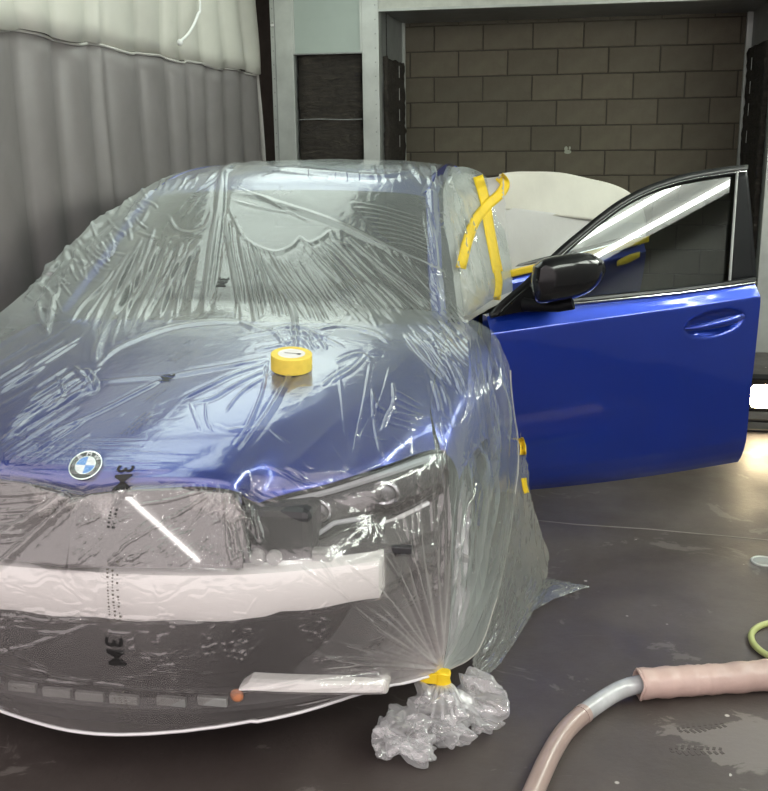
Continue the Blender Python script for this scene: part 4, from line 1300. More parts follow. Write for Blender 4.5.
# left edge and the folded mirror
fan((150, 182), (120, 206), (58, 262), (36, 280), 6, 2.2, .008, 7)
for arc in ([(60, 232), (68, 250), (60, 272)], [(78, 246), (74, 262), (64, 276)], [(32, 290), (44, 288), (54, 300)], [(50, 262), (42, 282), (24, 302)],
            [(84, 232), (95, 226), (106, 218)], [(38, 300), (40, 316), (48, 332)], [(56, 292), (50, 318), (47, 336)], [(70, 250), (80, 258), (86, 264)]):
    fold(arc, 2.4, .012)
for k in range(44):
    y = 340 + k * 2.5 + RNG.uniform(-2, 2); x0 = RNG.uniform(-8, 40); L = RNG.uniform(26, 80)
    fold([(x0, y + 20), (x0 + L * .5, y + 20 - L * .30), (x0 + L, y + 20 - L * .62)], RNG.uniform(.8, 1.6), RNG.uniform(.002, .0055))
for k in range(70):
    t = RNG.uniform(0, 1); x = 28 + 118 * t + RNG.normal(0, 7); y = 300 - 112 * t + RNG.normal(6, 9); L = RNG.uniform(8, 26); a = RNG.choice([-.9, -.7, 1.1, .4]) + RNG.normal(0, .35)
    fold([(x, y), (x + L * .5 * math.cos(a) + RNG.uniform(-3, 3), y + L * .5 * math.sin(a)), (x + L * math.cos(a), y + L * math.sin(a))], RNG.uniform(.9, 1.7), RNG.uniform(.003, .007))
fold([(0, 442), (28, 424), (58, 404), (88, 388), (96, 380)], 2.6, .010)
fold([(60, 402), (64, 392), (56, 376)], 1.6, .006)
fold([(92, 374), (84, 382), (70, 392), (40, 412)], 1.8, .006)
for arc in ([(78, 372), (90, 372), (97, 386)], [(80, 384), (92, 388), (98, 378)], [(74, 366), (84, 378), (96, 390)]): fold(arc, 2.0, .008)
# bonnet
fold([(96, 382), (120, 380), (142, 378), (165, 377), (200, 371), (240, 364), (268, 358)], 1.5, .006)
fold([(165, 378), (130, 396), (90, 416), (50, 432)], 1.3, .005)
fold([(270, 362), (235, 374), (205, 388), (180, 400)], 1.2, .005)
fold([(270, 368), (240, 382), (212, 398), (190, 402)], 1.2, .005)
fold([(275, 371), (250, 386), (236, 398), (226, 412)], 1.1, .004)
fold([(206, 402), (206, 418), (212, 432)], 1.0, .003); fold([(190, 404), (196, 420), (200, 430)], 1.0, .003)
fold([(214, 424), (228, 430), (248, 428), (266, 430)], 1.5, .003)
for k in range(8):
    y = 436 + k * 5; x0 = RNG.uniform(0, 60)
    fold([(x0, y + RNG.uniform(-3, 3)), (x0 + 50, y + RNG.uniform(-2, 4)), (x0 + 90 + RNG.uniform(0, 60), y + RNG.uniform(-2, 6))], 1.0, .0022)
fold([(0, 452), (60, 455), (130, 462), (180, 462)], 1.1, .003)
fold([(268, 358), (262, 392), (246, 430), (234, 446)], 1.4, .004)
fan((332, 352), (400, 352), (350, 470), (350, 470), 3, 1.3, .003, 5)
fold([(372, 388), (376, 404), (386, 412), (404, 416), (424, 418)], 1.5, .005)
fold([(393, 382), (394, 402), (388, 416), (382, 432)], 1.7, .006)
for k in range(6): fold([(380 + k * 3, 420 - k * 6), (398 + k * 3, 426 - k * 6 + k), (416 + k, 430 - k * 5)], 1.0, .003)
fold([(372, 392), (374, 420), (380, 450), (386, 470)], 1.2, .004)
fold([(335, 362), (358, 354), (372, 360)], 1.3, .004); fold([(330, 382), (352, 370), (366, 356)], 1.3, .004); fold([(322, 386), (334, 376), (350, 366)], 1.2, .004)
for k in range(9):
    x = RNG.uniform(245, 420); y = RNG.uniform(420, 478); L = RNG.uniform(14, 44); a = RNG.uniform(.2, 1.2)
    fold([(x, y), (x + L * .5 * math.cos(a), y + L * .5 * math.sin(a) + 1), (x + L * math.cos(a), y + L * math.sin(a))], .9, .0025)
fold([(262, 463), (282, 472), (302, 482), (326, 488)], 1.2, .005); fold([(284, 466), (298, 472), (310, 484)], 1.2, .004)
fold([(254, 490), (262, 496), (280, 502)], 1.2, .004)
# wing below the pillar
fan((404, 322), (455, 300), (470, 380), (492, 352), 10, 1.3, .005, 4)
fan((398, 330), (440, 330), (452, 392), (486, 420), 11, 1.2, .004, 4)
fan((420, 372), (448, 350), (446, 470), (484, 430), 8, 1.5, .004, 6)
fan((430, 420), (455, 420), (446, 480), (476, 480), 6, 2.0, .006, 5)
# nose: pleats at the kidney shoulder, streaks, crinkles, and the rays into the knot
fan((219, 488), (234, 490), (222, 568), (250, 566), 7, 1.8, .008, 3)
fan((228, 489), (252, 500), (246, 520), (262, 548), 6, 1.6, .008, 3)
fold([(218, 488), (185, 510), (150, 530), (115, 552)], 1.6, .004); fold([(216, 488), (196, 520), (170, 560)], 1.3, .004)
fold([(214, 487), (170, 500), (130, 506)], 1.6, .003)
fold([(66, 494), (40, 512), (0, 536), (-20, 548)], 4.2, .012); fold([(82, 494), (50, 520), (10, 556), (-10, 572)], 3.4, .010)
fold([(74, 494), (48, 516), (8, 546)], 1.4, -.006)
for k in range(7):
    y = 495 + k * 8
    fold([(-6, y), (20, y - 2 + RNG.uniform(-2, 2)), (50 - k * 6, y - 4)], 1.6, .004)
for k in range(110):
    x = RNG.uniform(70, 235); y = RNG.uniform(520, 568); L = RNG.uniform(8, 26); a = RNG.uniform(-1.1, -.3)
    fold([(x, y), (x + L * .5 * math.cos(a) + RNG.uniform(-2, 2), y + L * .5 * math.sin(a)), (x + L * math.cos(a), y + L * math.sin(a))], RNG.uniform(.6, 1.1), RNG.uniform(.0015, .004))
for k in range(150):
    x = RNG.uniform(110, 250); y = 668 - (x - 110) * .18 + RNG.normal(0, 14); L = RNG.uniform(8, 26); a = RNG.uniform(-1.0, .2)
    fold([(x, y), (x + L * .5 * math.cos(a) + RNG.uniform(-2, 2), y + L * .5 * math.sin(a)), (x + L * math.cos(a), y + L * math.sin(a))], RNG.uniform(.6, 1.1), RNG.uniform(.0015, .004))
for k in range(26):
    x = RNG.uniform(-5, 200); y = 618 + .04 * x + RNG.normal(0, 5); L = RNG.uniform(14, 44); a = RNG.uniform(-.45, .35)
    fold([(x, y), (x + L * .5, y + L * .5 * math.sin(a)), (x + L, y + L * math.sin(a) * .4)], RNG.uniform(1.0, 2.0), RNG.uniform(.002, .005))
for k in range(24):
    x = RNG.uniform(296, 322); y = RNG.uniform(606, 658); L = RNG.uniform(8, 22); a = RNG.uniform(-1.3, 1.3)
    fold([(x, y), (x + L * .5 * math.cos(a) + 2, y + L * .5 * math.sin(a)), (x + L * math.cos(a), y + L * math.sin(a))], RNG.uniform(.8, 1.2), RNG.uniform(.002, .004))
fold([(-10, 655), (30, 645), (70, 632), (88, 625)], 1.8, .005)
fold([(-8, 648), (20, 656), (60, 676)], 1.2, .003); fold([(-10, 660), (60, 676), (140, 688), (260, 690), (330, 672)], 1.4, .004)
fold([(0, 672), (40, 680), (100, 686)], 1.3, .004)
K2 = np.array((441, 668))
for (x, y, w, h) in [(296, 562, 1.2, .004), (318, 558, 1.3, .004), (345, 560, 1.5, .006), (360, 604, 1.8, .007), (348, 600, 1.5, .006), (372, 600, 1.3, .005), (378, 545, 1.4, .005), (392, 520, 1.6, .006),
                     (402, 500, 1.6, .007), (412, 486, 1.6, .006), (420, 472, 1.9, .007), (430, 462, 1.8, .006), (300, 650, 1.4, .005), (304, 660, 1.3, .005), (330, 640, 1.2, .004), (318, 668, 1.2, .004),
                     (350, 668, 1.5, .006), (300, 690, 1.2, .004), (380, 680, 1.6, .006), (438, 450, 1.9, .007), (446, 470, 1.6, .006), (452, 440, 1.6, .006), (385, 490, 1.2, .004), (366, 500, 1.1, .004)]:
    p = np.array((x, y), float); d = K2 - p; n_ = np.array([-d[1], d[0]]) / np.linalg.norm(d)
    b_ = RNG.normal(0, 5)
    fold([p, p + d * .35 + n_ * b_, p + d * .7 + n_ * b_ * .5, K2 - d * .03], w, h)
for a in np.linspace(2.0, 4.5, 22):
    L = RNG.uniform(40, 90); d = np.array([math.cos(a), -math.sin(a)])
    fold([K2 + d * L, K2 + d * L * .4, K2 + d * 5], 1.5, .004)
fold([(-5, 482), (20, 483), (48, 487), (70, 492), (84, 495)], 1.1, .004, False); fold([(84, 495), (98, 491), (120, 488), (160, 487), (200, 486), (222, 488), (238, 492), (252, 499), (263, 505)], 1.1, .004, False)
MAIN_FOLDS = FOLDS; FOLDS = []


def apply_folds(S, N, folds, mask=None):
    px = proj(S).reshape(-1, 2); disp = np.zeros(len(px))
    for pts, w, h, taper in folds:
        P = cr1(pts, max(4, len(pts) * 4)) if len(pts) > 2 else pts
        pad = w * 4 + 2
        lo = P.min(0) - pad; hi = P.max(0) + pad
        idx = np.nonzero((px[:, 0] > lo[0]) & (px[:, 0] < hi[0]) & (px[:, 1] > lo[1]) & (px[:, 1] < hi[1]))[0]
        if len(idx) == 0: continue
        q = px[idx]; best = np.full(len(idx), 1e9); bt = np.zeros(len(idx))
        m = len(P) - 1
        for k in range(m):
            a, b = P[k], P[k + 1]; d = b - a; L2 = d @ d + 1e-9
            t = np.clip(((q - a) @ d) / L2, 0, 1)
            ds = np.linalg.norm(q - (a + t[:, None] * d), axis=1)
            up = ds < best; best[up] = ds[up]; bt[up] = (k + t[up]) / m
        prof = np.exp(-.5 * (best / w) ** 2) - .28 * np.exp(-.5 * ((best - 2.6 * w) / (1.1 * w)) ** 2)
        if taper: prof = prof * np.clip(np.minimum(bt, 1 - bt) / .16, 0, 1) ** .7
        disp[idx] += h * prof
    return disp.reshape(S.shape[:2])


def attr(me, name, vals):
    a = me.attributes.new(name, 'FLOAT', 'POINT'); a.data.foreach_set('value', np.asarray(vals, np.float32).ravel())


N0 = grid_normals(S0)
D = apply_folds(S0, N0, MAIN_FOLDS)
front = np.clip((UU - 7.6) / .5, 0, 1)
# small-scale crinkling: ridges running with the pull of the sheet
rg2 = np.random.default_rng(21)
n1 = vnoise(NU, NV, 26, 34, rg2); n2 = vnoise(NU, NV, 44, 20, rg2); n3 = vnoise(NU, NV, 200, 180, rg2); n4 = vnoise(NU, NV, 22, 22, rg2)
rid = lambda x: 1 - np.clip(np.abs(x) * 1.6, 0, 1)
clear_zone = np.clip(1 - np.abs(VV - 2.4) / 1.3, 0, 1) * front
amp = .0005 + .0004 * front * (1 - 1.6 * clear_zone) + .0012 * np.clip((-VV - 2.2), 0, 1) + .0010 * np.clip((VV - 2.6), 0, 1) * (1 - front)
D += 1.5 * amp * (rid(n1) * .7 + rid(n2) * .7) * np.clip(n4 + .45, 0, 1.3)
S1 = S0 + N0 * D[..., None]
sheet_empty = empty('masking_film', (0, 1.3, 0), 'crumpled clear plastic masking film draped over the blue car and tied at one corner', 'plastic sheet')
rows_front = UU[:-1, :-1].ravel() > 7.75
kd = np.linalg.norm(S1 - np.array(KNOT), axis=-1)
contact = np.clip((UU - 4.9) / 1.2, 0, 1) * (1 - front)
layers = 1.1 * np.clip((UU - 1.6) / .6, 0, 1) * np.clip((4.9 - UU) / .9, 0, 1) + .8 * np.clip(-VV - 2.6, 0, 1) * (1 - front) + 1.3 * np.clip((-VV - 1.9) / .6, 0, 1) * np.clip((UU - 1.5) / .5, 0, 1) * np.clip((4.6 - UU) / .6, 0, 1) - .62 * contact * np.clip(1 - (np.abs(VV + .2) - 2.2) / .8, 0, 1) + 15.0 * np.exp(-(kd / .13) ** 1.0) + .9 * front * np.clip(1 - (VV - 1.0) / .8, 0, 1) + .5 * np.clip(D / .006, 0, 1.6)
crum = np.clip(.35 + .9 * front * (1 - clear_zone) + .5 * np.clip(n4, 0, 1), 0, 2)


def film_obj(name, S, mats, layers, crum, parent, rowmask=None):
    me = mesh_np(name, S.reshape(-1, 3), grid_faces(*S.shape[:2]))
    attr(me, 'layers', layers); attr(me, 'crumple', crum)
    o = link(name, me, mats, parent, True)
    if rowmask is not None:
        me.polygons.foreach_set('material_index', rowmask.astype(np.int32))
    return o


# extra haze, as of a second film layer, over the wing side of the bonnet, its straight edge running forward
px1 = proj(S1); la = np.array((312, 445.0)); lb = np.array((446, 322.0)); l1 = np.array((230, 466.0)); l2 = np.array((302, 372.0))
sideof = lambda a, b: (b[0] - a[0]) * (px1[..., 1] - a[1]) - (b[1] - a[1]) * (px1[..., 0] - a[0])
over = (sideof(la, lb) < 0) & (sideof(l1, l2) > 0) & (UU > 4.0) & (UU < 7.4)  # inner border of the added haze follows the edge of a bonnet reflection
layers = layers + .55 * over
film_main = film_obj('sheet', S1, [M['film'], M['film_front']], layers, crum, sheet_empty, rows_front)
# hem under the nose: a rolled white edge
MB().tube(S1[-1, ::6] + np.array([0, 0, -.002]), .0045, 6).build('bottom_hem', pbr('film_hem', (0.82, 0.82, 0.83), 0.35), sheet_empty, True)

# side over the door opening (runs from the roof edge to the centre pillar)
UF = [[(.605, 2.66, 1.43), (.68, 2.66, 1.425), (.765, 2.64, 1.38), (.83, 2.62, 1.26)],
      [(.612, 2.40, 1.395), (.67, 2.44, 1.37), (.77, 2.55, 1.27), (.845, 2.61, 1.16)],
      [(.642, 2.09, 1.345), (.69, 2.18, 1.27), (.79, 2.45, 1.15), (.868, 2.60, 1.06)],
      [(.718, 1.78, 1.163), (.75, 1.9, 1.09), (.82, 2.3, 1.02), (.885, 2.59, .97)],
      [(.785, 1.46, .955), (.80, 1.58, .945), (.845, 2.1, .92), (.89, 2.58, .88)]]
UF = np.array(UF)
SF = surf(UF, 150, 110)
NF = np.cross(np.gradient(SF, axis=0), np.gradient(SF, axis=1)); NF /= np.linalg.norm(NF, axis=-1, keepdims=True) + 1e-9
NF *= np.sign(NF[..., :1] + 1e-9)
Em = np.stack([np.interp(np.linspace(0, 4, 150), tu, S0[:, -1, k]) for k in range(3)], -1)
SF += (Em - SF[:, 0])[:, None] * np.exp(-np.arange(110) / 14.0)[None, :, None]
SF = smooth(push_out(SF, .008, NF), 2); SF = push_out(SF, .005, NF)
FOLDS = []
fan((418, 158), (450, 164), (452, 262), (482, 250), 9, 2.0, .010, 8)
fan((440, 180), (470, 190), (470, 300), (492, 300), 7, 2.0, .008, 6)
fold([(412, 160), (424, 166), (436, 178), (444, 200)], 3.0, .014); fold([(424, 158), (446, 176), (452, 206)], 2.6, .012)
DF = apply_folds(SF, NF, FOLDS) + .002 * rid(vnoise(150, 110, 30, 20, rg2)) * np.linspace(1, .4, 110)[None, :]
edge_keep = np.clip(np.linspace(0, 1, 110) / .06, 0, 1)[None, :]
SF = SF + NF * (DF * edge_keep)[..., None]
film_flap = film_obj('side_flap', SF, M['film_side'], np.full(SF.shape[:2], 1.0), np.full(SF.shape[:2], .6), sheet_empty)

# skirt hanging over the front wheel, gathered into the knot
A4 = [tuple(FR[k, 8] + np.array([-.006, .01, 0])) for k in (11, 10, 9, 7, 6, 5, 4)]
A4[-2:] = [(.805, 1.30, .935), (.79, 1.44, .955)]; A4[4] = (.862, .80, .832); A4[3] = (.852, .60, .762)
SK = [A4,
      [(.842, .40, .170), (.895, .50, .35), (.905, .62, .57), (.912, .82, .68), (.925, 1.06, .76), (.92, 1.30, .83), (.865, 1.43, .93)],
      [(.842, .40, .168), (.912, .56, .26), (.935, .74, .40), (.95, .95, .50), (.962, 1.16, .56), (.965, 1.34, .66), (.915, 1.435, .86)],
      [(.842, .40, .166), (.912, .66, .10), (.945, .88, .15), (.965, 1.08, .22), (.978, 1.24, .34), (.985, 1.37, .50), (.945, 1.44, .77)]]
FOLDS = []
fan((488, 336), (502, 352), (506, 440), (517, 440), 4, 1.8, .008, 4)
fold([(488, 334), (503, 352), (513, 390), (519, 430)], 1.6, .008)
fold([(474, 440), (486, 470), (478, 540), (466, 600), (450, 655)], 3.2, .012)
fold([(482, 380), (494, 430), (494, 500), (482, 580), (456, 655)], 3.0, .012)
fold([(468, 460), (470, 520), (462, 580), (447, 655)], 2.8, .010)
fold([(494, 360), (506, 430), (504, 510), (488, 590), (462, 655)], 2.4, .009)
fan((456, 470), (512, 440), (444, 660), (452, 662), 12, 2.0, .007, 5, mid=(4, 0))
fan((440, 470), (470, 460), (441, 655), (446, 655), 8, 1.6, .006, 4)
fan((470, 360), (496, 360), (486, 470), (512, 470), 7, 1.5, .006, 4)
SS = surf_t(SK, steps([60, 60, 50]), steps([60, 60, 50, 50, 50, 40]))
NS = np.cross(np.gradient(SS, axis=0), np.gradient(SS, axis=1)); NS /= np.linalg.norm(NS, axis=-1, keepdims=True) + 1e-9
NS *= np.sign(NS[..., :1] + 1e-9)
ek = np.clip(np.linspace(0, 1, SS.shape[0]) / .05, 0, 1)[:, None]
nu_, nv_ = SS.shape[:2]
E_ = S0[:, -1][tu >= 4.06][::-1]
el = np.concatenate([[0], np.cumsum(np.linalg.norm(np.diff(E_, axis=0), axis=1))]); sl_ = np.concatenate([[0], np.cumsum(np.linalg.norm(np.diff(SS[0], axis=0), axis=1))])
Er = np.stack([np.interp(sl_ / sl_[-1], el / el[-1], E_[:, k]) for k in range(3)], -1)
SS += (Er - SS[0])[None] * np.exp(-np.arange(SS.shape[0]) / 16.0)[:, None, None]
SS = smooth(push_out(SS, .008, NS), 2); SS = push_out(SS, .006, NS)
DS = apply_folds(SS, NS, FOLDS) + .004 * np.sin(np.linspace(0, 15, nu_))[:, None] * np.clip(np.linspace(0, 3, nv_), 0, 1)[None, :] + .0016 * rid(vnoise(nu_, nv_, 30, 14, rg2))
SS = SS + NS * (DS * ek)[..., None]
kd2 = np.linalg.norm(SS - np.array(KNOT), axis=-1)
film_skirt = film_obj('side_skirt', SS, M['film_side'], (.1 + 11.0 * np.exp(-(kd2 / .16))) + .5 * np.clip(DS / .006, 0, 1.5), np.full((nu_, nv_), .5), sheet_empty)
MB().tube(SS[-1, ::5], .0028, 6).build('skirt_edge', M['cur_edge'], sheet_empty, True)

# second, dustier lobe below it, taped to the sill and resting on the floor
LB = [[(.90, .60, .10), (.93, .78, .12), (.955, .98, .20), (.972, 1.18, .33), (.985, 1.36, .46), (.99, 1.47, .54)],
      [(.91, .62, .06), (.955, .80, .07), (.985, 1.0, .12), (1.005, 1.22, .22), (1.012, 1.42, .34), (1.005, 1.52, .44)],
      [(.92, .64, .03), (.97, .80, .03), (1.012, 1.02, .05), (1.045, 1.26, .10), (1.045, 1.46, .20), (1.018, 1.55, .33)],
      [(.915, .63, .006), (.972, .77, .006), (1.035, 1.02, .006), (1.085, 1.32, .008), (1.095, 1.55, .035), (1.02, 1.58, .25)]]
SL = surf(LB, 90, 130); NL = np.cross(np.gradient(SL, axis=0), np.gradient(SL, axis=1)); NL /= np.linalg.norm(NL, axis=-1, keepdims=True) + 1e-9
NL *= np.sign(NL[..., :1] + 1e-9)
DL = .007 * vnoise(90, 130, 9, 9, rg2) * .5 + .0022 * rid(vnoise(90, 130, 14, 12, rg2)) * np.linspace(1.8, .5, 130)[None, :]
SL = SL + NL * np.abs(DL)[..., None]; SL[..., 2] = np.maximum(SL[..., 2], .004)
film_obj('lower_lobe', SL, M['film_dusty'], np.full((90, 130), .6), np.full((90, 130), .9), sheet_empty)
FW = surf([[(1.04, 1.10, .012), (1.07, 1.24, .02), (1.085, 1.40, .012)], [(1.12, 1.20, .02), (1.13, 1.30, .035), (1.14, 1.385, .015)], [(1.20, 1.31, .010), (1.205, 1.345, .014), (1.21, 1.375, .008)], [(1.247, 1.362, .004), (1.248, 1.366, .004), (1.249, 1.370, .004)]], 50, 30)
FW[..., 2] += .004 * rid(vnoise(50, 30, 10, 8, rg2))
film_obj('floor_corner', FW, M['film_dusty'], np.full((50, 30), .5), np.full((50, 30), .8), sheet_empty)

# left side hanging to the floor
LSK = []
for k in (2, 3, 4, 5, 6, 7, 8, 9):
    p = FR[k, 0]; y = p[1]
    LSK.append([tuple(p), (p[0] - .05, y, p[2] * .66), (min(p[0] - .08, -1.0), y, p[2] * .33), (min(p[0] - .1, -1.06), y, .02)])
LSK = np.array(LSK); SLs = surf(LSK, 170, 60)
SLs[..., 0] += .012 * np.sin(np.linspace(0, 40, 170))[:, None] * np.linspace(0, 1, 60)[None, :]
film_obj('far_skirt', SLs, M['film_side'], np.full((170, 60), .6), np.full((170, 60), .5), sheet_empty)

# the tied-off tail lying on the floor
def blob(c, r, sc3, seed, flat=.006):
    """a puffed, faceted lump of crumpled film: many flat facets meeting in sharp ridges"""
    rg = np.random.default_rng(seed)
    b = bmesh.new(); bmesh.ops.create_icosphere(b, subdivisions=5, radius=1)
    V = np.array([v.co[:] for v in b.verts])
    Q = rg.standard_normal((26, 3)); Q /= np.linalg.norm(Q, axis=1)[:, None]
    hq = rg.uniform(.62, 1.0, 26)
    dots = np.maximum(V @ Q.T, 1e-3)
    rad = np.minimum((hq / dots).min(1), 1.35)
    warp = V + .25 * np.sin(V[:, [1, 2, 0]] * 3 + seed)
    for k in range(16):
        a = rg.standard_normal(3); a /= np.linalg.norm(a); f = rg.uniform(1.6, 4.6)
        rad += .16 / f * (1 - 2 * np.abs(np.sin(warp @ a * f + rg.uniform(0, 6.28))))
    P = V * rad[:, None] * np.array(sc3) * r + np.array(c)
    lo = P[:, 2] < flat; P[lo, 2] = flat
    for v, p in zip(b.verts, P): v.co = p
    return b


mb = MB()
for c_, r_, s_, k_ in [((.755, .275, .066), .104, (1.0, .95, .80), 3), ((.845, .345, .088), .090, (1.1, .8, .98), 4), ((.93, .435, .075), .074, (1.05, .85, 1.05), 5),
                       ((.720, .255, .045), .066, (.9, 1.1, .8), 6), ((.80, .235, .035), .055, (1.25, .8, .65), 9), ((.945, .385, .045), .058, (1.1, .9, .8), 12), ((.865, .30, .05), .07, (1.2, .8, .75), 15)]:
    r_ *= 1.10
    mb._add(blob(c_, r_, s_, k_))
ta = mb.build('tied_tail', M['film_tail'], sheet_empty, True)
attr(ta.data, 'layers', np.zeros(len(ta.data.vertices)) + .4); attr(ta.data, 'crumple', np.ones(len(ta.data.vertices)))
# yellow tape tied round the neck
kt = np.array(KNOT)
R = []
for t, r in ((-.022, .020), (-.018, .024), (0, .021), (.018, .025), (.022, .02)):
    th = np.linspace(0, 2 * math.pi, 16, endpoint=False)
    R.append(np.stack([kt[0] + .012 * t + r * np.cos(th) * 1.1, kt[1] - .012 + r * np.sin(th) * .8, kt[2] - .015 - t + .004 * np.sin(3 * th)], -1))
tb = MB().rings(R).build('tape_tie', M['tape'], sheet_empty, True, 'yellow tape tied round the gathered corner')
MB().box(kt[0] - .055, kt[0] - .01, kt[1] - .034, kt[1] - .028, kt[2] - .022, kt[2] + .008, .002).build('tape_end', M['tape'], sheet_empty)
# neck pleats between the tie and the tail
mbn = MB()
for a in np.linspace(0, 2 * math.pi, 14)[:-1]:
    p0 = kt + np.array([.012 * math.cos(a), .010 * math.sin(a) - .012, -.03]); p1 = np.array([.85 + .06 * math.cos(a), .345 + .05 * math.sin(a), .09])
    mbn.tube(cr1(np.array([p0, (p0 + p1) / 2 + [0, 0, .02], p1]), 8), np.linspace(.006, .004, 8), 6)
nk = mbn.build('tail_neck', M['film_tail'], sheet_empty, True)
attr(nk.data, 'layers', np.full(len(nk.data.vertices), .8)); attr(nk.data, 'crumple', np.ones(len(nk.data.vertices)))


# ---- print on the film: rows of lettering down the middle of the sheet
PXM = proj(S1)


def at_pixel(x, y, rowlo=0, rowhi=None):
    sub = PXM[rowlo:rowhi]
    d = (sub[..., 0] - x) ** 2 + (sub[..., 1] - y) ** 2
    i, j = np.unravel_index(np.argmin(d), d.shape)
    return i + rowlo, j


def film_pt(fi, fj):
    fi = min(max(fi, 0), NU - 1.001); fj = min(max(fj, 0), NV - 1.001)
    i, j = int(fi), int(fj); a, b = fi - i, fj - j
    P = S1[i, j] * (1 - a) * (1 - b) + S1[i + 1, j] * a * (1 - b) + S1[i, j + 1] * (1 - a) * b + S1[i + 1, j + 1] * a * b
    return P + N0[i, j] * .0022


def print_on(V2, Fs, px, name, mat, ang=0.0):
    """lay flat artwork (x across, y up, metres) on the film at a place seen at px; ang turns it in the sheet"""
    i, j = at_pixel(*px)
    i = min(max(i, 3), NU - 4); j = min(max(j, 3), NV - 4)
    si = np.linalg.norm(S0[i + 3, j] - S0[i - 3, j]) / 6; sj = np.linalg.norm(S0[i, j + 3] - S0[i, j - 3]) / 6
    ca, sa = math.cos(ang), math.sin(ang); out = []
    for x, y in V2:
        X = x * ca - y * sa; Y = x * sa + y * ca
        out.append(tuple(film_pt(i - Y / si, j + X / sj)))
    me = bpy.data.meshes.new(name); me.from_pydata(out, [], Fs)
    return link(name, me, mat, sheet_empty)


def subdivided_text(txt, size):
    V, Fs = text_verts(txt, size, .02)
    b = bmesh.new(); vs = [b.verts.new((v.x, v.y, 0)) for v in V]
    for f in Fs:
        try: b.faces.new([vs[k] for k in f])
        except ValueError: pass
    bmesh.ops.subdivide_edges(b, edges=b.edges[:], cuts=1)
    b.verts.index_update()
    V2 = [(v.co.x, v.co.y) for v in b.verts]; F2 = [tuple(v.index for v in f.verts) for f in b.faces]
    b.free(); return V2, F2


def marks(rows, length, gap, seed, h=.006):
    """worn, unreadable small print: rows of short strokes running along the sheet"""
    rg = np.random.default_rng(seed); V, Fs = [], []
    for r in range(rows):
        y = -length / 2
        while y < length / 2:
            L = rg.uniform(.003, .009)
            if rg.random() < .8:
                x = (r - (rows - 1) / 2) * gap + rg.normal(0, .0006); w = h * rg.uniform(.5, 1.0)
                k = len(V); V += [(x - w / 2, y), (x + w / 2, y), (x + w / 2, y + L * .6), (x - w / 2, y + L * .6)]; Fs.append((k, k + 1, k + 2, k + 3))
            y += L + .002
    return V, Fs


V2, F2 = subdivided_text('3M', .050)
V2 = [(x * 1.3, y * 1.25) for x, y in V2]
print_on(V2, F2, (115, 651), 'printed_lettering', M['ink'], -math.pi / 2)
V3, F3 = subdivided_text('3M', .050)
print_on([(x * 1.0, y * 1.2) for x, y in V3], F3, (123, 476), 'printed_lettering', M['ink'], -math.pi / 2)
print_on([(x * .8, y * 1.0) for x, y in V3], F3, (166, 378), 'printed_lettering', M['ink'], -math.pi / 2)
print_on([(x * .9, y * 1.1) for x, y in V3], F3, (222, 282), 'printed_lettering', M['ink'], -math.pi / 2)
for k, (px, rows, ln, mat, ang) in enumerate([((113, 592), 3, .15, 'ink_faint', 0), ((112, 518), 2, .05, 'ink', -.1), ((122, 702), 3, .07, 'ink_faint', .1), ((138, 424), 3, .13, 'ink_faint', -.12),
                                              ((155, 396), 2, .09, 'ink_faint', -.15), ((180, 356), 3, .10, 'ink_faint', -.2), ((190, 342), 2, .05, 'ink', -.2), ((204, 316), 4, .08, 'ink_faint', -.1),
                                              ((216, 298), 3, .06, 'ink_faint', 0), ((227, 250), 2, .10, 'ink_faint', .05), ((236, 186), 3, .10, 'ink_faint', .1), ((232, 222), 2, .07, 'ink_faint', .05)]):
    V_, F_ = marks(rows, ln, .013 if rows < 4 else .011, 40 + k)
    q = print_on(V_, F_, px, 'printed_text_rows', M[mat], ang); q['kind'] = 'stuff'

# ================================================================== PAPER AND TAPE
# paper over the rear door window
mp = empty('masking_paper', tuple(at_r(.4, 0, 0)), 'cream masking paper taped over the window of the open rear door', 'paper')
tops = [(-.085, 1.402), (0, 1.408), (.112, 1.406), (.316, 1.395), (.533, 1.359), (.68, 1.332), (.804, 1.296), (.90, 1.247), (.96, 1.19), (.992, 1.10)]
tp = cr1(np.array(tops), 60)
G1, G2 = [], []
for (a, zt) in tp:
    zb = .955 + .085 * np.clip((a + .05) / 1.04, 0, 1); zm = 1.250 - .055 * np.clip((a + .08) / .4, 0, 3)
    zm = min(max(zm, zb + .01), zt - .001)
    G1.append([tilt_r(a, zt + (zm - zt) * t, .022 + .006 * math.sin(9 * a + 4 * t)) for t in np.linspace(0, 1, 16)])
    G2.append([tilt_r(a, zm + .012 + (zb - zm - .012) * t, .018 + .006 * math.sin(7 * a + 5 * t)) for t in np.linspace(0, 1, 20)])
for nm, G, mm in (('upper_sheet', G1, 'paper'), ('lower_sheet', G2, 'paper_grey')):
    G = np.array(G); q = link(nm, mesh_np(nm, G.reshape(-1, 3), grid_faces(*G.shape[:2])), M[mm], mp, True)
    md = q.modifiers.new('thick', 'SOLIDIFY'); md.thickness = .0012
PB = [[(.60, 2.64, 1.405), (.68, 2.65, 1.40), (.76, 2.64, 1.38), (.845, 2.635, 1.39)], [(.62, 2.30, 1.36), (.68, 2.40, 1.33), (.77, 2.56, 1.29), (.86, 2.63, 1.24)],
      [(.655, 2.02, 1.245), (.70, 2.15, 1.22), (.78, 2.45, 1.14), (.875, 2.62, 1.09)], [(.72, 1.76, 1.08), (.755, 1.90, 1.05), (.81, 2.25, 1.0), (.89, 2.61, .96)],
      [(.775, 1.50, .93), (.79, 1.6, .91), (.84, 2.1, .88), (.895, 2.60, .84)]]
mp2 = empty('masking_paper', (.75, 2.1, .85), 'pale paper sheet closing the front door opening beneath the film', 'paper')
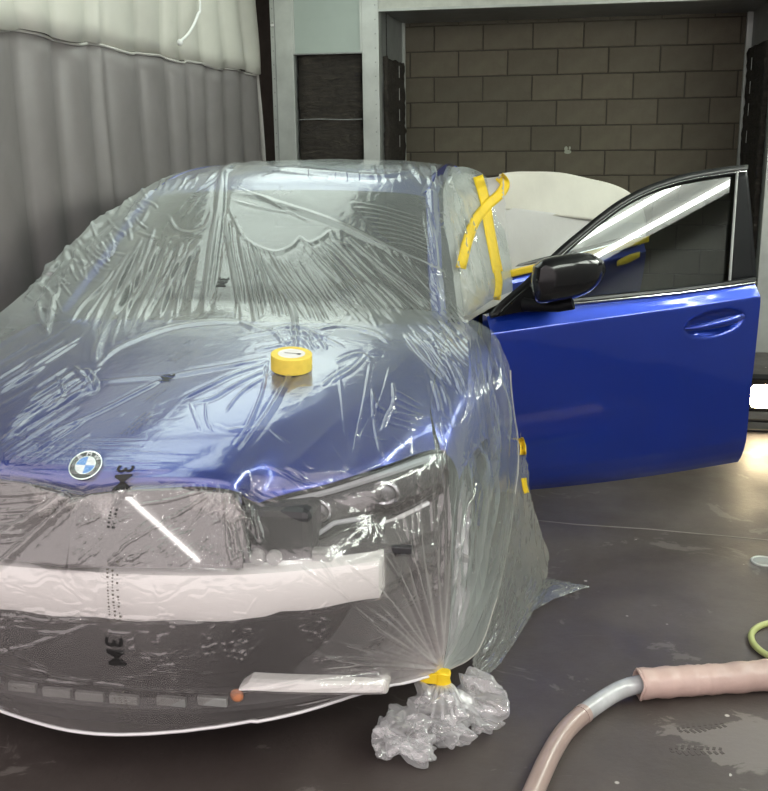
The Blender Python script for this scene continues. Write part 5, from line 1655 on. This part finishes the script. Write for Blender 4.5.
G = surf(PB, 70, 50); G[..., 0] += .004 * rid(vnoise(70, 50, 14, 6, rg2)); G[..., 0] -= .012
PS = G
q = link('sheet', mesh_np('paper_sheet', G.reshape(-1, 3), grid_faces(70, 50)), M['paper_grey'], mp2, True)
md = q.modifiers.new('thick', 'SOLIDIFY'); md.thickness = .0012

# tape: laid on whatever paper or film lies under it
tv_, tf_ = [], []
for Gq in (np.array(G1), np.array(G2), PS, SF, S1, SS, SL):
    base = len(tv_); tv_ += [tuple(p) for p in Gq.reshape(-1, 3)]; tf_ += [tuple(base + k for k in f) for f in grid_faces(*Gq.shape[:2])]
tbvh = BVHTree.FromPolygons(tv_, tf_)


def tape(pts, w, parent, name='tape_strip'):
    P = cr1(np.array(pts, float), 26); T = np.gradient(P, axis=0); T /= np.linalg.norm(T, axis=1)[:, None]
    Nn = np.stack([-T[:, 1], T[:, 0]], 1)
    G = np.zeros((26, 5, 3)); last = 4.5
    for i in range(26):
        for k, s in enumerate(np.linspace(-.5, .5, 5)):
            x, y = P[i] + Nn[i] * w * s
            d = Vector(ray(x, y)).normalized(); hit = tbvh.ray_cast(Vector(CC), d)
            if hit[0] is not None: last = hit[3]
            G[i, k] = np.array(CC) + np.array(d) * (last - .006)
    dist = np.linalg.norm(G - CC, axis=-1); med = np.median(dist)
    for _ in range(6):
        dist[1:-1] = (dist[:-2] + dist[1:-1] * 2 + dist[2:]) / 4
    dist = np.minimum(dist, np.linalg.norm(G - CC, axis=-1))
    G = CC + (G - CC) / np.linalg.norm(G - CC, axis=-1)[..., None] * dist[..., None]
    q = link(name, mesh_np(name, G.reshape(-1, 3), grid_faces(26, 5)), M['tape'], parent, True)
    md = q.modifiers.new('thick', 'SOLIDIFY'); md.thickness = .0012
    return q


tape([(499, 176), (505, 184), (500, 194), (488, 205), (476, 220), (468, 240), (461, 268)], 10, mp)
tape([(478, 176), (485, 200), (489, 225), (494, 252), (498, 272)], 10, mp)
tape([(496, 266), (499, 282), (497, 300)], 7, mp)
tb_ = []
for a in np.linspace(-.05, .985, 30):
    zb = .958 + .085 * (a + .05) / 1.04
    tb_.append([at_r(a, zb + s, .034 - .01 * (2 * a - 1) ** 2) for s in (-.016, -.006, .006, .018)])
G = np.array(tb_); q = link('tape_strip', mesh_np('belt_tape', G.reshape(-1, 3), grid_faces(30, 4)), M['tape'], mp, True)
md = q.modifiers.new('thick', 'SOLIDIFY'); md.thickness = .0012
q = [[at_r(.70 + .18 * t, .945 + .03 * t + s * (.6 + .4 * math.sin(3 * t)), .05) for s in (-.02, 0, .02)] for t in np.linspace(0, 1, 10)]
G = np.array(q); q = link('tape_strip', mesh_np('loose_tape', G.reshape(-1, 3), grid_faces(10, 3)), M['tape'], mp, True)
md = q.modifiers.new('thick', 'SOLIDIFY'); md.thickness = .0012
for pts, w in (([(520, 438), (523, 446), (523, 455)], 6), ([(524, 478), (525, 486), (527, 493)], 5)):
    tape(pts, w, sheet_empty, 'tape_scrap')

# roll of yellow tape on the bonnet
tc = np.array(on(291, 357, 2, .955))
hit = bvh.ray_cast(Vector((tc[0], tc[1], 1.3)), Vector((0, 0, -1)))
hn = np.array(hit[1]); hn *= np.sign(hn[2])
i_, j_ = at_pixel(*proj(np.array(hit[0])))
base = np.array(hit[0]) + hn * .013
roll = empty('tape_roll', tuple(base), 'roll of yellow masking tape lying on the film over the bonnet', 'tape')
ux = np.cross(hn, [0, 1, 0]); ux /= np.linalg.norm(ux); uy = np.cross(hn, ux)


def lathe(prof, n=56):
    th = np.linspace(0, 2 * math.pi, n, endpoint=False)
    return [np.array([base + hn * z + r * (math.cos(a) * ux + math.sin(a) * uy) for a in th]) for r, z in prof]


MB().rings(lathe([(.040, .002), (.058, .0), (.060, .002), (.060, .046), (.058, .048), (.040, .048), (.040, .002)]), True, False).build('tape_winding', M['tape_side'], roll, True)
core = MB().rings(lathe([(.036, .002), (.0398, .002), (.0398, .0475), (.036, .0475), (.036, .002)]), True, False).build('core', M['card'], roll, True)
MB().rings(lathe([(.0385, .040), (.0385, .0465), (.001, .0468)])).build('core_label', M['card'], roll, False)
for k in range(7):
    p = base + hn * .0472 + ux * (-.022 + k * .0068) - uy * .002
    wk = .0026 if k else .005
    R = [np.array([p + hn * z + ux * a * wk + uy * b * (.0022 if k else .005) for a, b in ((-1, -1), (1, -1), (1, 1), (-1, 1))]) for z in (0, .0004)]
    MB().rings(R).build('label_mark', M['ink_faint'] if k else M['ink'], core)

# ================================================================== FLOOR THINGS
hp = np.array([(1.04, -.25, .027), (1.075, -.02, .027), (1.107, .141, .027), (1.142, .292, .027), (1.184, .415, .027), (1.252, .527, .030), (1.329, .617, .036), (1.40, .650, .045), (1.47, .672, .047)])
hs = cr1(hp, 120)
k1 = int(120 * .575)
hose = empty('air_hose', (1.3, .6, 0), 'pink grey hose with a wide outer sleeve curving across the floor in the foreground', 'hose')
MB().tube(hs[:k1], .026, 20).build('hose_pipe', M['hose'], hose, True)
MB().tube(hs[k1 - 1:], .0265, 20).build('clear_section', M['hose_clear'], hose, True, 'clear grey section of the hose')
MB().tube(hs[k1 - 2:k1 + 1], .0275, 20).build('joint_ring', M['hose'], hose, True)
sp = cr1(np.array([(1.378, .637, .047), (1.50, .672, .047), (1.64, .712, .047), (1.80, .765, .047), (2.05, .86, .047), (2.4, 1.0, .047)]), 70)
srad = .044 + .0012 * np.sin(np.arange(70) * .9) + .0008 * RNG.standard_normal(70); srad[0] = .0445
sv = MB(); sv.tube(sp, srad, 22, caps=False)
th = np.linspace(0, 2 * math.pi, 22, endpoint=False)
slv = sv.build('outer_sleeve', M['sleeve'], hose, True)
md = slv.modifiers.new('thick', 'SOLIDIFY'); md.thickness = .004; md.offset = -1
tlip = MB(); T0 = sp[1] - sp[0]; T0 /= np.linalg.norm(T0); a_ = np.cross(T0, [0, 0, 1]); a_ /= np.linalg.norm(a_); b_ = np.cross(a_, T0)
tlip.tube([sp[0] + (.043 + .002 * math.sin(5 * q)) * (math.cos(q) * a_ + math.sin(q) * b_) + T0 * .004 * math.sin(3 * q) for q in th], .004, 6, closed=True)
tlip.build('sleeve_lip', M['sleeve'], hose, True)

ca = empty('cable_loop', (1.9, 1.03, 0), 'green cable loop on the floor at the right edge', 'cable')
ang = np.linspace(.3 * math.pi, 1.75 * math.pi, 60)
cx_, cy_ = 1.885, 1.03
P = np.stack([cx_ + .135 * np.cos(ang), cy_ + .145 * np.sin(ang), np.full(60, .011)], -1)
P = np.concatenate([[(2.25, 1.30, .011), (2.1, 1.24, .011)], P, [(2.1, .96, .011), (2.3, 1.02, .011)]])
MB().tube(cr1(P, 120), .0105, 10).build('cable', M['cable'], ca, True)
cp_ = empty('floor_cap', (1.895, 1.697, 0), 'small round metal cap set in the worn floor at the right edge', 'floor cap')
MB().tube([(1.895 + .043 * math.cos(a), 1.697 + .043 * math.sin(a), .003) for a in np.linspace(0, 2 * math.pi, 40)[:-1]], .005, 8, closed=True).build('cap_ring', M['galv'], cp_, True)
MB().cyl((1.895, 1.697, 0.0), (1.895, 1.697, .004), .040, 32).build('cap_lid', M['galv_dull'], cp_, True)

# work light on the floor behind the door
wlp = empty('work_light', (2.235, 3.56, 0), 'lit floor work light shining beside the open front door', 'lamp')
LX, LY, LZ = 2.195, 3.55, .185
MB().box(LX - .10, LX + .10, LY, LY + .07, LZ - .085, LZ + .085, .015).build('housing', M['black'], wlp, True)
MB().box(LX - .075, LX + .075, LY - .006, LY + .004, LZ - .062, LZ + .062, .02).build('lit_lens', M['lamp_glow'], wlp, True, 'glowing warm white lens')
R = [np.array([(LX + a * w, LY + d, LZ + b * h) for a, b in ((-1, -1), (1, -1), (1, 1), (-1, 1))]) for w, h, d in ((.1, .085, 0), (.1, .085, -.012), (.08, .067, -.012), (.08, .067, 0))]
MB().rings(R, True, False).build('bezel', M['black'], wlp)
MB().box(LX - .08, LX + .08, LY - .02, LY + .09, .27, .285, .004).build('light_hood', M['black'], wlp)
for s in (-1, 1):
    MB().tube([(LX + s * .115, LY + .03, LZ), (LX + s * .12, LY + .03, .08), (LX + s * .12, LY + .02, .012)], .008, 8).build('stand_arm', M['black'], wlp, True)
    MB().tube([(LX + s * .12, LY - .10, .012), (LX + s * .12, LY + .12, .012)], .009, 8).build('stand_foot', M['black'], wlp, True)
MB().tube([(LX - .13, LY - .08, .012), (LX + .13, LY - .08, .012)], .009, 8).build('stand_foot', M['black'], wlp, True)
MB().tube([(LX - .16, LY - .02, .05), (LX - .05, LY - .03, .055), (LX + .12, LY - .02, .05)], .009, 8).build('carry_handle', M['black'], wlp, True)

bpy.context.view_layer.update()
